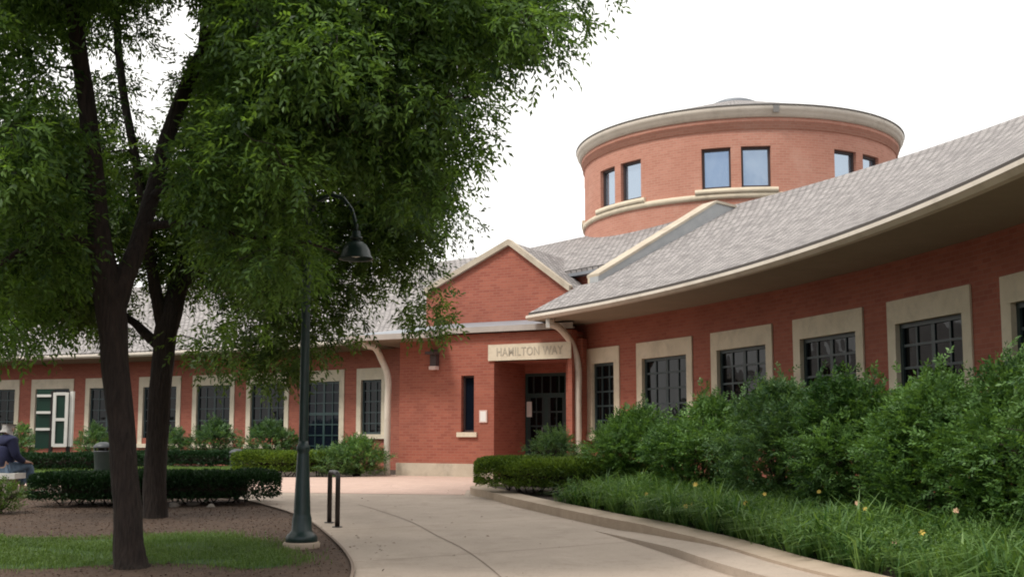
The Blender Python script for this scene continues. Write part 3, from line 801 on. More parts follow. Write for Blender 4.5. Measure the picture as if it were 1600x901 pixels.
o = MB(); o.lathe([(TB + .02, zc + .302), (TB + .14, zc + .32), (TB + .17, zc + .42), (TRIM - .03, zc + .46), (TRIM, zc + .50), (TRIM + .02, zc + .585), (TRIM, ZRIM), (TRIM - .1, ZRIM + .0)], TC, 128); o.build('tower_cornice', M['trim'], B)
o = MB(); o.lathe([(TRIM - .09, ZRIM - .03), (TRIM + .04, ZRIM + .002), (TRIM + .04, ZRIM + .03), (TRIM - .02, ZRIM + .035)], TC, 128); o.build('drip_or_shade_edge', M['rim_edge'], B)
o = MB(); o.lathe([(TRIM + .0, ZRIM + .03), (.72, ZRIM + 1.50)], TC, 96, smooth=True); o.build('tower_roof', M['shingle'], B)
zcp = ZRIM + 1.46
o = MB(); o.lathe([(.75, zcp), (.72, zcp + .05), (.74, zcp + .09), (.5, zcp + .2), (.0, zcp + .24)], TC, 32); o.build('roof_vent', M['flash'], B)
sa = ang0 + .19
for da in (.03,):  # small block standing for a dark stain on the rim
    o = MB(); o.box((TC[0] + (TRIM + .01) * math.cos(sa + da), TC[1] + (TRIM + .01) * math.sin(sa + da), ZRIM - .12), (.06, .16, .20), rz=sa + da); o.build('rim_stain', M['rim_edge'], B)
for i, (a, b) in enumerate(wins):
    o = MB(); r0, r1 = TB - .20, TB - .10; fwa = .06 / TB
    def fr(a_, b_, z0, z1):
        P = lambda th, r, z: Vector((TC[0] + r * math.cos(th), TC[1] + r * math.sin(th), z))
        o.hexa([P(a_, r1, z0), P(b_, r1, z0), P(b_, r0, z0), P(a_, r0, z0), P(a_, r1, z1), P(b_, r1, z1), P(b_, r0, z1), P(a_, r0, z1)])
    fr(a, b, zw1 - .07, zw1); fr(a, b, zw0, zw0 + .07); fr(a, a + fwa, zw0 + .07, zw1 - .07); fr(b - fwa, b, zw0 + .07, zw1 - .07)
    tw = o.build('tower_window', M['dkframe'], B)
    o = MB(); P = lambda th, z: Vector((TC[0] + (TB - .16) * math.cos(th), TC[1] + (TB - .16) * math.sin(th), z))
    o.face([P(a + fwa * .5, zw0 + .03), P(b - fwa * .5, zw0 + .03), P(b - fwa * .5, zw1 - .03), P(a + fwa * .5, zw1 - .03)]); o.build('glass', M['glasssky'], tw)
for k in range(8):
    c = ang0 + k * PI / 4; h = ww + gp / 2 + .035
    o = MB(); o.lathe([(TB - .22, zw0 - .16), (TB + .10, zw0 - .16), (TB + .10, zw0 - .02), (TB - .22, zw0 + .01)], TC, 8, a0=c - h, a1=c + h)
    for th in (c - h, c + h):
        q = lambda r, z: Vector((TC[0] + r * math.cos(th), TC[1] + r * math.sin(th), z))
        o.face([q(TB - .1, zw0 - .16), q(TB + .1, zw0 - .16), q(TB + .1, zw0 - .02), q(TB - .1, zw0 - .005)])
    o.build('window_sill', M['stone'], B)

# ------------------------------------------------------------------ things fixed to the building
# wall lantern under the deep eave
p = EN.p(en_u(682) , -.0, 3.42)
t = thing('wall_lamp', 'dark boxy wall lamp under the eave beside the slim window', 'wall lamp', p)
o = MB(); o.box(p + Vector((-.46 * .09, -.886 * .09, .1)), (.18, .16, .42), rz=-bl); o.build('lamp_housing', M['dkframe'], t, bevel=.01)
o = MB(); o.box(p + Vector((-.46 * .2, -.886 * .2, .22)), (.26, .3, .07), rz=-bl); o.build('lamp_hood', M['dkframe'], t, bevel=.01)
o = MB(); o.box(p + Vector((-.46 * .12, -.886 * .12, -.16)), (.2, .18, .09), rz=-bl); o.build('diffuser', M['pinkplate'], t, bevel=.01)
# plaque beside the slim window
ua, ub = en_u(750), en_u(762)
o = MB(); slab(o, EN, ua, ub, -.03, -.001, 1.86, 2.17); t = o.build('wall_plaque', M['pinkplate'], bevel=.004); tag(t, 'pale pinkish plaque on the brick wall beside the slim window', 'plaque')
o = MB(); slab(o, EN, ua + .03, ub - .03, -.034, -.0305, 1.89, 2.14); o.build('plate', M['paperwhite'], t)
# paper notice on the entrance door
o = MB(); x0 = en_u(823, REC + .03); slab(o, EN, x0, x0 + .15, REC + .02, REC + .03, 2.02, 2.42); tag(o.build('door_notice', M['paperwhite']), 'white paper notice on the glass entrance door', 'notice')

# ------------------------------------------------------------------ street lamp
lp = Vector((*gpt(471, 855), 0)); lp.z = gz(lp.y)
t = thing('street_lamp', 'dark green iron street lamp with hanging bell shade beside the path', 'street lamp', lp)
cxy = (lp.x, lp.y); z = lp.z
o = MB(); o.lathe([(0, z - .05), (.215, z - .05), (.215, z + .055), (.20, z + .07), (0, z + .07)], cxy, 28); o.build('footing', M['kerb'], t)
o = MB(); o.lathe([(.0, z + .06), (.185, z + .06), (.185, z + .12), (.17, z + .15), (.145, z + .17), (.118, z + .20), (.112, z + .34), (.105, z + .36), (.098, z + .40), (.070, z + 1.08), (.066, z + 1.1), (.078, z + 1.13), (.078, z + 1.17), (.06, z + 1.2), (.055, z + 1.24), (.0, z + 1.24)], cxy, 28); o.build('base', M['lampgreen'], t)
o = MB(); o.lathe([(.056, z + 1.2), (.054, z + 2.0), (.048, z + 3.4), (.042, z + 4.15), (.055, z + 4.16), (.055, z + 4.22), (.03, z + 4.26), (.02, z + 4.36), (0, z + 4.40)], cxy, 20); o.build('pole', M['lampgreen'], t)
sh = at(556, 405, lp.y); zs = sh.z; X = sh.x
o = MB()
pts = []
for k in range(15):
    a = PI * .5 * (k / 14)
    pts.append((lp.x + (X - lp.x) * math.sin(a), lp.y, zs + .45 + .33 * math.sin(PI * (k / 14) ** .8) if False else zs + .46 + .42 * math.cos(a) - .0))
pts2 = [(lp.x, lp.y, z + 3.9), (lp.x + .10, lp.y, z + 4.08), (lp.x + .26, lp.y, z + 4.18), (lp.x + .42, lp.y, z + 4.14), (X - .06, lp.y, z + 4.0), (X, lp.y, zs + .42), (X, lp.y, zs + .30)]
o.tube(pts2, [.03, .028, .026, .025, .024, .022, .022], 10); o.build('arm', M['lampgreen'], t)
o = MB(); o.lathe([(.0, zs + .34), (.05, zs + .34), (.055, zs + .28), (.075, zs + .27), (.075, zs + .24), (.05, zs + .235), (.05, zs + .215), (.085, zs + .21), (.13, zs + .17), (.165, zs + .11), (.18, zs + .05), (.205, zs + .015), (.21, zs), (.19, zs + .005), (.165, zs + .05), (.10, zs + .15), (0, zs + .17)], (X, lp.y), 32); o.build('lamp_shade', M['lampgreen'], t)
o = MB(); o.lathe([(0, zs + .02), (.06, zs + .035), (.085, zs + .08), (.07, zs + .13)], (X, lp.y), 20); o.build('lens', M['paperwhite'], t)

# ------------------------------------------------------------------ bicycle hoop
a = gpt(527, 823); b = gpt(514.5, 816); za = gz(a[1]); top = at(527, 738, a[1]).z
t = thing('bike_rack', 'black steel hoop bike rack standing on the concrete beside the street lamp', 'bike rack', (a[0], a[1], za))
pa = Vector((*a, 0)); pb = Vector((*b, 0)); d = pb - pa
pts = [(a[0], a[1], za), (a[0], a[1], top - .10)]
for k in range(1, 6):
    an = PI / 2 * k / 6; q = pa + d.normalized() * .09 * (1 - math.cos(an)); pts.append((q.x, q.y, top - .10 + .09 * math.sin(an)))
q = pa + d * .5; pts.append((q.x, q.y, top - .005))
for k in range(5, 0, -1):
    an = PI / 2 * k / 6; q = pb - d.normalized() * .09 * (1 - math.cos(an)); pts.append((q.x, q.y, top - .10 + .09 * math.sin(an)))
pts += [(b[0], b[1], top - .10), (b[0], b[1], gz(b[1]))]
o = MB(); o.tube(pts, .034, 12); o.build('hoop', M['rackblack'], t)
for q in (a, b):
    o = MB(); o.lathe([(0, gz(q[1]) + .014), (.07, gz(q[1]) + .012), (.075, gz(q[1]) - .01)], q, 16); o.build('foot', M['rackblack'], t)

# ------------------------------------------------------------------ litter bins
def litter_bin(px, py, h, r, label):
    g = gpt(px, py); z = gz(g[1])
    t = thing('litter_bin', label, 'litter bin', (*g, z), 'litter bins on the lawn side of the path')
    o = MB(); o.lathe([(0, z), (r * .8, z), (r * .84, z + .05), (r, z + h * .68), (r * 1.05, z + h * .70), (r * 1.05, z + h * .73), (r * .95, z + h * .735)], g, 24); o.build('body', M['binmetal'], t)
    for k in range(12):
        pass
    o = MB(); o.lathe([(r * .55, z + h * .72), (r * .55, z + h * .82)], g, 20); o.build('opening', M['inside'], t)
    for k in range(4):
        o = MB(); an = k * PI / 2 + .6; o.tube([(g[0] + r * .9 * math.cos(an), g[1] + r * .9 * math.sin(an), z + h * .72), (g[0] + r * .9 * math.cos(an), g[1] + r * .9 * math.sin(an), z + h * .84)], .02, 6); o.build('lid_post', M['binmetal'], t)
    o = MB(); o.lathe([(r * 1.06, z + h * .83), (r * 1.06, z + h * .87), (r * .8, z + h * .95), (r * .35, z + h), (0, z + h * 1.005)], g, 24); o.build('lid', M['binmetal'], t)
    return t
litter_bin(370, 738, .66, .21, 'dark litter bin with a domed lid standing at the end of the long clipped hedge')
litter_bin(160, 741, .86, .24, 'taller slate grey litter bin behind the hedge, beside the thick tree trunk')

# ------------------------------------------------------------------ notice kiosk at the far left
D = 33.5; zk = gz(D)
def kx(px): return at(px, 650, D).x
def kz(py): return at(80, py, D).z
t = thing('notice_board', 'dark green notice board with white framed panels on two posts before the brick wall', 'notice board', (kx(85), D, zk))
for px in (81, 108):
    o = MB(); o.box((kx(px), D, (zk + kz(600)) / 2 - .1), (.09, .09, kz(600) - zk - .2)); o.build('post', M['rackblack'], t)
o = MB(); o.box(((kx(57) + kx(82)) / 2, D + .02, (kz(608) + kz(700)) / 2), (kx(82) - kx(57), .08, kz(608) - kz(700))); pn = o.build('panel', M['boardgreen'], t)
for py in (618, 644, 670):
    o = MB(); o.box(((kx(58) + kx(80)) / 2, D - .05, kz(py)), (kx(80) - kx(58), .05, .075)); o.build('rail', M['white'], pn)
o = MB(); o.box(((kx(86) + kx(106)) / 2, D - .06, (kz(616) + kz(695)) / 2), (kx(106) - kx(86), .06, kz(616) - kz(695))); cs = o.build('case', M['boardgreen'], t)
o = MB()
for px in (87, 106): o.box((kx(px), D - .10, (kz(613) + kz(697)) / 2), (.09, .06, kz(613) - kz(697)))
for py in (615, 655, 695): o.box(((kx(87) + kx(106)) / 2, D - .098, kz(py)), (kx(106) - kx(87) - .09, .056, .09))
o.build('case_frame', M['white'], cs)
o = MB(); o.box((kx(112), D + .0, (kz(611) + kz(697)) / 2), (.10, .12, kz(611) - kz(697))); o.build('side_rail', M['white'], t)

# ------------------------------------------------------------------ bench and the person on it
D = 20.3; bz = gz(D); xr = at(32, 740, D).x
sz = bz + .45
t = thing('bench', 'pale concrete bench behind the clipped hedge with a person seated on it', 'bench', (xr - .8, D, bz))
o = MB(); o.box((xr - .9, D, sz - .05), (1.8, .46, .10)); o.build('seat', M['white'], t, bevel=.015)
for dx in (.22, 1.5):
    o = MB(); o.box((xr - dx, D, (bz + sz - .1) / 2), (.22, .36, sz - .1 - bz)); o.build('leg', M['rock'], t, bevel=.02)

def skin_body(name, verts, edges, radii, m, parent=None, root=0, sub=2):
    bm = bmesh.new(); lay = bm.verts.layers.skin.verify()
    vs = []
    for p, r in zip(verts, radii):
        v = bm.verts.new(p); v[lay].radius = (r, r) if not hasattr(r, '__len__') else r; vs.append(v)
    vs[root][lay].use_root = True
    for a_, b_ in edges: bm.edges.new((vs[a_], vs[b_]))
    me = bpy.data.meshes.new(name); bm.to_mesh(me); bm.free()
    me.materials.append(m)
    o = bpy.data.objects.new(name, me); col.objects.link(o)
    s = o.modifiers.new('skin', 'SKIN'); s.use_smooth_shade = True
    b = o.modifiers.new('sub', 'SUBSURF'); b.levels = sub; b.render_levels = sub
    if parent is not None: link_part(o, parent)
    return o
hip = Vector((at(8, 700, D).x, D + .02, sz + .10))
fw_ = Vector((.50, .866, 0)); rt = Vector((.866, -.50, 0)); upv = Vector((0, 0, 1))
def Pp(f, r, u): return hip + fw_ * f + rt * r + upv * u
pt = thing('person', 'person seen from behind, grey hair, navy jacket and faded jeans, seated on the pale bench', 'person', hip - Vector((0, 0, .1)))
V = [Pp(0, 0, 0), Pp(-.02, 0, .2), Pp(0, 0, .40), Pp(.02, 0, .50), Pp(.03, 0, .585), Pp(.06, 0, .66), Pp(.075, 0, .745),     # pelvis chest neck head
     Pp(.01, .17, .46), Pp(.02, -.17, .46), Pp(.05, .235, .20), Pp(.05, -.235, .20), Pp(.27, .20, .10), Pp(.27, -.20, .10),      # shoulders elbows wrists
     Pp(.02, .10, .0), Pp(.02, -.10, .0), Pp(.42, .13, .03), Pp(.42, -.11, .03), Pp(.44, .13, -.40), Pp(.46, -.11, -.40), Pp(.58, .14, -.43), Pp(.60, -.11, -.43)]
Ed = [(0, 1), (1, 2), (2, 3), (3, 4), (4, 5), (5, 6), (3, 7), (3, 8), (7, 9), (8, 10), (9, 11), (10, 12), (0, 13), (0, 14), (13, 15), (14, 16), (15, 17), (16, 18), (17, 19), (18, 20)]
Rd = [.15, .15, .16, .11, .055, .085, .085, .075, .075, .05, .05, .033, .033, .10, .10, .07, .07, .05, .05, .035, .035]
def hand(V, Ed, Rd, wrist, sgn):
    wp = V[wrist]; pal = wp + fw_ * .07 + upv * -.01; V.append(pal); Rd.append(.028); Ed.append((wrist, len(V) - 1)); pi_ = len(V) - 1
    for k, ln in enumerate((.07, .08, .075, .06)):
        b0 = pal + fw_ * .03 + rt * (k - 1.5) * .02
        V.append(b0); Rd.append(.010); Ed.append((pi_, len(V) - 1)); V.append(b0 + fw_ * ln * .55 - upv * .012); Rd.append(.009); Ed.append((len(V) - 2, len(V) - 1)); V.append(b0 + fw_ * ln * .85 - upv * .04); Rd.append(.008); Ed.append((len(V) - 2, len(V) - 1))
    V.append(wp + fw_ * .045 - rt * sgn * .035); Rd.append(.012); Ed.append((pi_, len(V) - 1)); V.append(wp + fw_ * .09 - rt * sgn * .05 - upv * .01); Rd.append(.009); Ed.append((len(V) - 2, len(V) - 1))
hand(V, Ed, Rd, 11, 1); hand(V, Ed, Rd, 12, -1)
body = skin_body('body', V, Ed, Rd, M['skin'], pt)
skin_body('jacket', [Pp(0, 0, -.02), Pp(-.02, 0, .2), Pp(0, 0, .40), Pp(.02, 0, .52), Pp(.01, .16, .47), Pp(.02, -.16, .47), Pp(.05, .245, .20), Pp(.05, -.245, .20), Pp(.26, .205, .10), Pp(.26, -.205, .10), Pp(.035, 0, .615)],
          [(0, 1), (1, 2), (2, 3), (3, 4), (3, 5), (4, 6), (5, 7), (6, 8), (7, 9), (3, 10)], [(.20, .17), (.195, .165), (.20, .165), (.15, .12), .115, .115, .078, .078, .055, .055, .085], M['jacket'], pt)
skin_body('jeans', [Pp(0, 0, -.03), Pp(.04, .10, .0), Pp(.04, -.10, .0), Pp(.43, .13, .03), Pp(.43, -.11, .03), Pp(.44, .13, -.36), Pp(.46, -.11, -.36)],
          [(0, 1), (0, 2), (1, 3), (2, 4), (3, 5), (4, 6)], [.14, .115, .115, .088, .088, .068, .068], M['jeans'], pt)
skin_body('hair', [Pp(.045, 0, .69), Pp(.05, 0, .78), Pp(.03, 0, .66)], [(0, 1), (0, 2)], [.098, .088, .075], M['hair'], pt)
# face on the far side
o = MB()
for sg in (-1, 1): o.lathe([(0, 0), (.012, .004), (.0, .016)], (0, 0), 8); 
hc = Pp(.16, 0, .70)
o = MB(); o.tube([hc + upv * .03, hc + fw_ * .022 - upv * .012], [.009, .015], 8); o.build('nose', M['skin'], pt)
for sg in (-1, 1):
    o = MB(); o.box(hc + rt * sg * .033 + upv * .032 - fw_ * .008, (.024, .012, .012), rz=math.atan2(rt.y, rt.x)); o.build('eye', M['shoe'], pt)
o = MB(); o.box(hc - upv * .045 - fw_ * .01, (.05, .015, .012), rz=math.atan2(rt.y, rt.x)); o.build('mouth', M['pinkplate'], pt)
for sg in (-1, 1):
    o = MB(); c = Pp(.065, sg * .087, .69); o.tube([c - upv * .03, c + upv * .03], [.012, .017], 8); o.build('ear', M['skin'], pt)
    o = MB(); c = Pp(.52, .135 if sg > 0 else -.11, -.49); o.tube([c - fw_ * .11, c - fw_ * .02 + upv * .02, c + fw_ * .12], [.045, .05, .035], 10); o.build('shoe', M['shoe'], pt)

# ------------------------------------------------------------------ trees
def catmull(c, k=5):
    out = []
    for i in range(len(c) - 1):
        a = c[max(i - 1, 0)]; b = c[i]; d = c[i + 1]; e = c[min(i + 2, len(c) - 1)]
        for j in range(k):
            t = j / k; out.append(tuple(.5 * ((2 * b[q]) + (d[q] - a[q]) * t + (2 * a[q] - 5 * b[q] + 4 * d[q] - e[q]) * t * t + (3 * b[q] - a[q] - 3 * d[q] + e[q]) * t ** 3) for q in range(len(b))))
    out.append(tuple(c[-1])); return out

def tree(label, base, stems, lobes, holes, nclump, leafm, leaf=.080, per=27, crad=.36, seed=1, rach=.22, name='ash_tree', group=None):
    global rng
    rng = np.random.default_rng(seed)
    t = thing(name, label, 'tree', base, group)
    o = MB(); nodes = []; nrad = []
    for st in stems:
        c = [(*at(px, py, Y), r * Y / F) for px, py, Y, r in st]
        c = catmull(c, 6)
        o.tube([q[:3] for q in c], [q[3] for q in c], 14, jit=.05)
        nodes += [q[:3] for q in c]; nrad += [q[3] for q in c]
    nodes = np.array(nodes); nrad = np.array(nrad)
    # clump centres inside the crown lobes
    C = []
    wts = np.array([max(l[3], 20) ** 3 * l[2] ** 3 * l[4] for l in lobes], float); wts /= wts.sum()
    cen = np.array([at(l[0], l[1], l[2]) for l in lobes]); rad = np.array([l[3] * l[2] / F for l in lobes])
    strch = np.array([l[5] if len(l) > 5 else 1.7 for l in lobes])
    hs = [(h[0], h[1], h[2], h[3]) for h in holes]
    def hid(p, grow):
        d_ = p[1] * math.cos(PITCH) + (p[2] - EYE) * math.sin(PITCH)
        px = 800 + F * p[0] / d_; py = CY - F * (-p[1] * math.sin(PITCH) + (p[2] - EYE) * math.cos(PITCH)) / d_
        return any(((px - h[0]) / (h[2] + grow)) ** 2 + ((py - h[1]) / (h[3] + grow)) ** 2 < 1 and (len(h) < 6 or p[1] < h[5]) and rng.random() < h[4] for h in holes)
    BC = []
    while len(BC) < nclump // 6:                      # boughs, kept apart so that gaps stay between them
        k = rng.choice(len(lobes), p=wts); v = rand_unit(1)[0] * rng.uniform(0, 1) ** .36
        p = cen[k] + v * rad[k] * np.array([1, strch[k], 1])
        if hid(p, 45) or (BC and rng.random() < .85 and np.min(np.linalg.norm(np.array(BC) - p, axis=1)) < crad * 1.35): continue
        BC.append(p)
        for q in range(int(rng.integers(4, 9))):
            c = p + rng.normal(size=3) * np.array([1, 1, .55]) * crad * .68
            if not hid(c, 30): C.append(c)
    C = np.array(C)
    # twigs: every clump hangs on the nearest wood already grown
    dmin = np.array([np.min(np.linalg.norm(nodes - c, axis=1)) for c in C]); order = np.argsort(dmin)
    N_ = list(map(tuple, nodes)); NR = list(nrad); arr = np.zeros((len(N_) + len(C) * 4, 3)); arr[:len(N_)] = nodes; cnt = len(N_)
    for i in order:
        c = C[i]; dd = np.linalg.norm(arr[:cnt] - c, axis=1) + .35 * np.maximum(0, arr[:cnt, 2] - c[2]); j = int(np.argmin(dd)); a = arr[j]
        r0 = min(NR[j] * .7, .012 + .010 * dd[j]); m1 = a * .6 + c * .4 + rng.normal(size=3) * .05 + np.array([0, 0, .08 * dd[j]]); m2 = a * .25 + c * .75 + rng.normal(size=3) * .05 + np.array([0, 0, .05 * dd[j]])
        o.tube([a, m1, m2, c], [r0, r0 * .75, r0 * .55, .005], 5, cap=False)
        for q, r in ((m1, r0 * .75), (m2, r0 * .55), (c, .008)):
            arr[cnt] = q; cnt += 1; NR.append(max(r, .006))
    o.build('trunk', M['bark'], t)
    # leaves: pinnate sprays radiating from each clump
    n = len(C) * per
    ci = np.repeat(np.arange(len(C)), per)
    rr = rng.uniform(.7, 1.25, len(C))
    out = rand_unit(n)
    off = out * (rng.uniform(.05, 1, n) ** .5 * crad)[:, None] * rr[ci][:, None] * np.array([1, 1, .72])
    base_ = C[ci] + off
    d = norm(out * .8 + rng.normal(size=(n, 3)) * .45 + np.array([0, 0, -.18]))
    ct = rng.normal(size=len(C)) * .20
    tint = np.clip(.42 + ct[ci] + rng.normal(size=n) * .14, 0, 1)
    Q, T = sprays(base_, d, rng.uniform(.7, 1.15, n) * rach, pairs=3, leaf=leaf, width=leaf * .36, droop=.3, tint=tint)
    quads_obj('crown', Q, T, leafm, t)
    return t

Y1, Y2 = 11.4, 16.6
g1 = gpt(204, 885); g2 = gpt(242, 808)
stems1 = [
    [(205, 896, Y1, 33), (203, 876, Y1, 25.5), (200, 820, Y1, 22), (195, 740, Y1, 20.5), (187, 640, Y1, 20.5), (178, 540, Y1, 21.5), (172, 470, Y1, 23.5), (160, 405, Y1 - .05, 19), (151, 320, Y1 - .1, 16), (143, 230, Y1 - .2, 14.5), (132, 140, Y1 - .3, 13.5), (120, 50, Y1 - .4, 13), (110, -60, Y1 - .5, 11), (95, -260, Y1 - .7, 7), (80, -420, Y1 - .8, 4)],
    [(176, 500, Y1, 18), (188, 450, Y1 + .02, 17), (206, 408, Y1 + .1, 15), (228, 340, Y1 + .3, 13), (248, 265, Y1 + .5, 12.5), (272, 185, Y1 + .7, 12), (300, 115, Y1 + .8, 11), (333, 48, Y1 + .9, 10.5), (352, -30, Y1 + .9, 9.5), (380, -170, Y1 + .8, 7), (420, -330, Y1 + .6, 4)],
    [(149, 320, Y1 - .1, 9), (120, 288, Y1 - .2, 9), (92, 268, Y1 - .4, 8), (55, 250, Y1 - .7, 7.5), (10, 232, Y1 - 1., 7), (-60, 215, Y1 - 1.4, 5)],
    [(325, 65, Y1 + .9, 8), (365, 38, Y1 + .7, 7.5), (420, 20, Y1 + .4, 7), (520, -25, Y1, 6), (640, -50, Y1 - .3, 5), (780, -50, Y1 - .6, 4), (880, -20, Y1 - .7, 2.5)],
    [(236, 310, Y1 + .35, 8), (290, 270, Y1 + .2, 7), (370, 235, Y1 - .1, 6), (480, 200, Y1 - .5, 5), (600, 165, Y1 - .8, 3.5), (660, 172, Y1 - .9, 2.2), (735, 150, Y1 - .9, 1.3)],
    [(222, 355, Y1 + .25, 7), (290, 350, Y1 + .1, 6), (400, 370, Y1 - .2, 5), (480, 380, Y1 - .4, 2.5), (530, 395, Y1 - .3, 1.5)],
    [(158, 390, Y1 - .05, 7), (110, 370, Y1 - .5, 6), (50, 380, Y1 - 1., 5), (-10, 420, Y1 - 1.3, 3)],
]
lobes1 = [  # px, py, Y, r px, density, depth stretch
    (20, 30, 10.8, 120, 1), (20, 170, 10.6, 120, .9), (60, 330, 10.6, 150, 1.0), (10, 440, 11, 110, 1.0),
    (330, 20, 11.8, 100, .9), (440, 60, 11.2, 150, 1.1), (600, 30, 11.0, 150, 1.2), (720, 10, 10.8, 105, 1.1), (815, -5, 10.7, 75, 1.2), (860, -40, 10.7, 60, 1.),
    (680, 110, 10.8, 100, 1.1), (770, 80, 10.7, 70, 1.), (810, 75, 10.7, 50, 1.2), (560, 200, 10.8, 150, 1.2), (640, 240, 10.7, 90, 1.3), (680, 205, 10.7, 60, 1.3),
    (420, 240, 11.0, 150, 1.1), (330, 330, 11.4, 120, 1.0), (540, 330, 13.8, 110, 1.2, 1.), (470, 400, 11.0, 110, 1.1), (620, 320, 10.9, 60, 1.1), (625, 485, 10.6, 34, 5.0, 1.), (610, 400, 13.6, 50, 2.0, 1.2), (665, 300, 10.7, 45, 1.5, 1.2), (850, 50, 10.6, 45, 1.5, 1.2), (785, 205, 10.6, 30, 2.5, 1.), (590, 330, 13.6, 70, 1.5, 1.2), (480, 420, 13.6, 80, 1.2, 1.2),
    (400, 500, 11.2, 85, .9), (470, 500, 11.0, 60, 1.0), (345, 470, 11.5, 70, .6), (240, 420, 11.8, 70, .5),
    (150, -90, 11.2, 260, .35), (450, -140, 11.2, 230, .4), (720, -120, 11.0, 170, .4), (300, -300, 11.2, 260, .3), (550, -320, 11.2, 200, .3),
]
stem_gaps = [(x, y, 14, 30, .92, 11.5) for x, y in ((176, 510), (168, 450), (158, 400), (151, 330), (144, 245), (134, 155), (122, 60), (205, 415), (226, 345), (247, 270), (272, 188), (300, 115), (333, 48))] + [(x, y, 10, 30, .8, 16.4) for x, y in ((262, 500), (284, 430), (292, 360), (238, 420), (228, 350))]
holes1 = stem_gaps + [(772, 430, 42, 110, 1.), (1015, 60, 60, 150, 1.), (860, 310, 60, 60, 1.), (556, 355, 40, 75, 1.), (520, 300, 30, 20, .8), (475, 560, 22, 90, .8), (600, 455, 30, 22, .8), (390, 500, 50, 30, .6), (170, 570, 100, 25, 1.), (620, 560, 120, 25, 1.), (195, 85, 80, 45, .52), (240, 150, 40, 35, .7), (80, 95, 28, 40, .45), (288, 40, 38, 45, .85), (760, 250, 45, 60, .0), (560, 470, 60, 36, .5), (800, 165, 30, 25, .9), (400, 440, 40, 40, .3)]
tree('large ash tree with a thick forked trunk rising beside the grass patch', (*g1, gz(g1[1])), stems1, lobes1, holes1, 1750, M['ash'], seed=11, group='shade trees in the mulch bed')
stems2 = [
    [(242, 816, Y2, 22), (242, 795, Y2, 18.5), (243, 720, Y2, 17), (250, 620, Y2, 17), (256, 545, Y2, 17), (264, 498, Y2, 18), (280, 440, Y2 + .1, 14), (289, 380, Y2 + .2, 12), (296, 300, Y2 + .3, 10), (306, 200, Y2 + .4, 8), (316, 60, Y2 + .5, 6), (330, -80, Y2 + .5, 3.5)],
    [(258, 520, Y2, 12), (246, 470, Y2 - .1, 10), (236, 410, Y2 - .2, 8.5), (226, 340, Y2 - .3, 8), (212, 250, Y2 - .3, 7), (192, 140, Y2 - .3, 6.5), (184, 60, Y2 - .3, 6), (178, -60, Y2 - .3, 4)],
    [(275, 462, Y2 + .05, 10), (300, 430, Y2, 9), (330, 405, Y2 - .2, 8), (355, 370, Y2 - .4, 6.5), (420, 320, Y2 - .7, 5), (500, 290, Y2 - .9, 3)],
    [(256, 545, Y2, 9), (228, 522, Y2 + .1, 8), (205, 500, Y2 + .2, 6), (150, 470, Y2 + .4, 4.5), (80, 460, Y2 + .5, 3)],
]
lobes2 = [
    (600, 330, 16.2, 70, 1.2), (610, 410, 16, 60, 1.2), (635, 485, 15.8, 36, 2.5, 1.2), (560, 400, 16, 60, 1.2), (480, 500, 15.8, 50, 1.), (380, 420, 16.5, 90, 1.), (330, 150, 16.8, 110, .9), (420, 180, 16.4, 110, 1), (120, 200, 17, 90, .7), (250, 270, 17, 100, .9), (80, 360, 17, 120, 1), (180, 400, 17, 100, .9), (330, 330, 16.6, 110, 1), (450, 330, 16.2, 110, 1.1), (540, 300, 16., 80, 1.),
    (60, 450, 17, 85, .9), (150, 470, 17.2, 75, .6), (440, 440, 16.2, 95, .9), (350, 535, 15.8, 50, 1.3), (425, 540, 15.8, 45, 1.5), (305, 545, 16, 32, 1.), (520, 500, 15.8, 45, 1.0), (12, 545, 16., 46, 4, 1.2), (370, 535, 15.6, 50, 3.2), (440, 540, 15.6, 45, 3.2), (310, 555, 15.8, 34, 3.), (520, 470, 16, 60, 1.), (420, 470, 16, 90, 1.), (130, 535, 17, 35, .6),
    (560, 250, 16.4, 90, .9), (620, 290, 16.2, 60, .7),
    (190, 80, 17, 110, .45), (70, 490, 16.6, 60, 1.2), (140, 490, 16.8, 50, 1.), (330, 470, 16.2, 60, 1.4), (420, 485, 16, 85, 2.2), (520, 465, 15.9, 65, 2.2), (335, 500, 16, 60, 2.2), (50, 500, 16.5, 60, 2.), (135, 500, 16.8, 45, 1.5), (420, 40, 16.6, 110, .8), (300, -120, 16.8, 220, .4), (100, 20, 17, 100, .4),
]
holes2 = stem_gaps + [(772, 430, 42, 110, 1.), (1015, 60, 60, 150, 1.), (860, 310, 60, 60, 1.), (375, 505, 40, 25, .7), (180, 585, 110, 25, 1.), (620, 560, 120, 20, 1.), (195, 85, 80, 50, .5), (245, 165, 40, 40, .65), (80, 95, 28, 40, .45), (288, 40, 38, 45, .9), (560, 470, 60, 36, .6), (200, 430, 30, 30, .5), (70, 530, 30, 22, .85), (228, 525, 25, 25, .8), (320, 480, 40, 30, .4)]
tree('slimmer tree with low forked limbs growing beside the clipped hedge, behind the large forked tree', (*g2, gz(g2[1])), stems2, lobes2, holes2, 1950, M['ash2'], seed=23, group='shade trees in the mulch bed', crad=.42, per=28, leaf=.092)

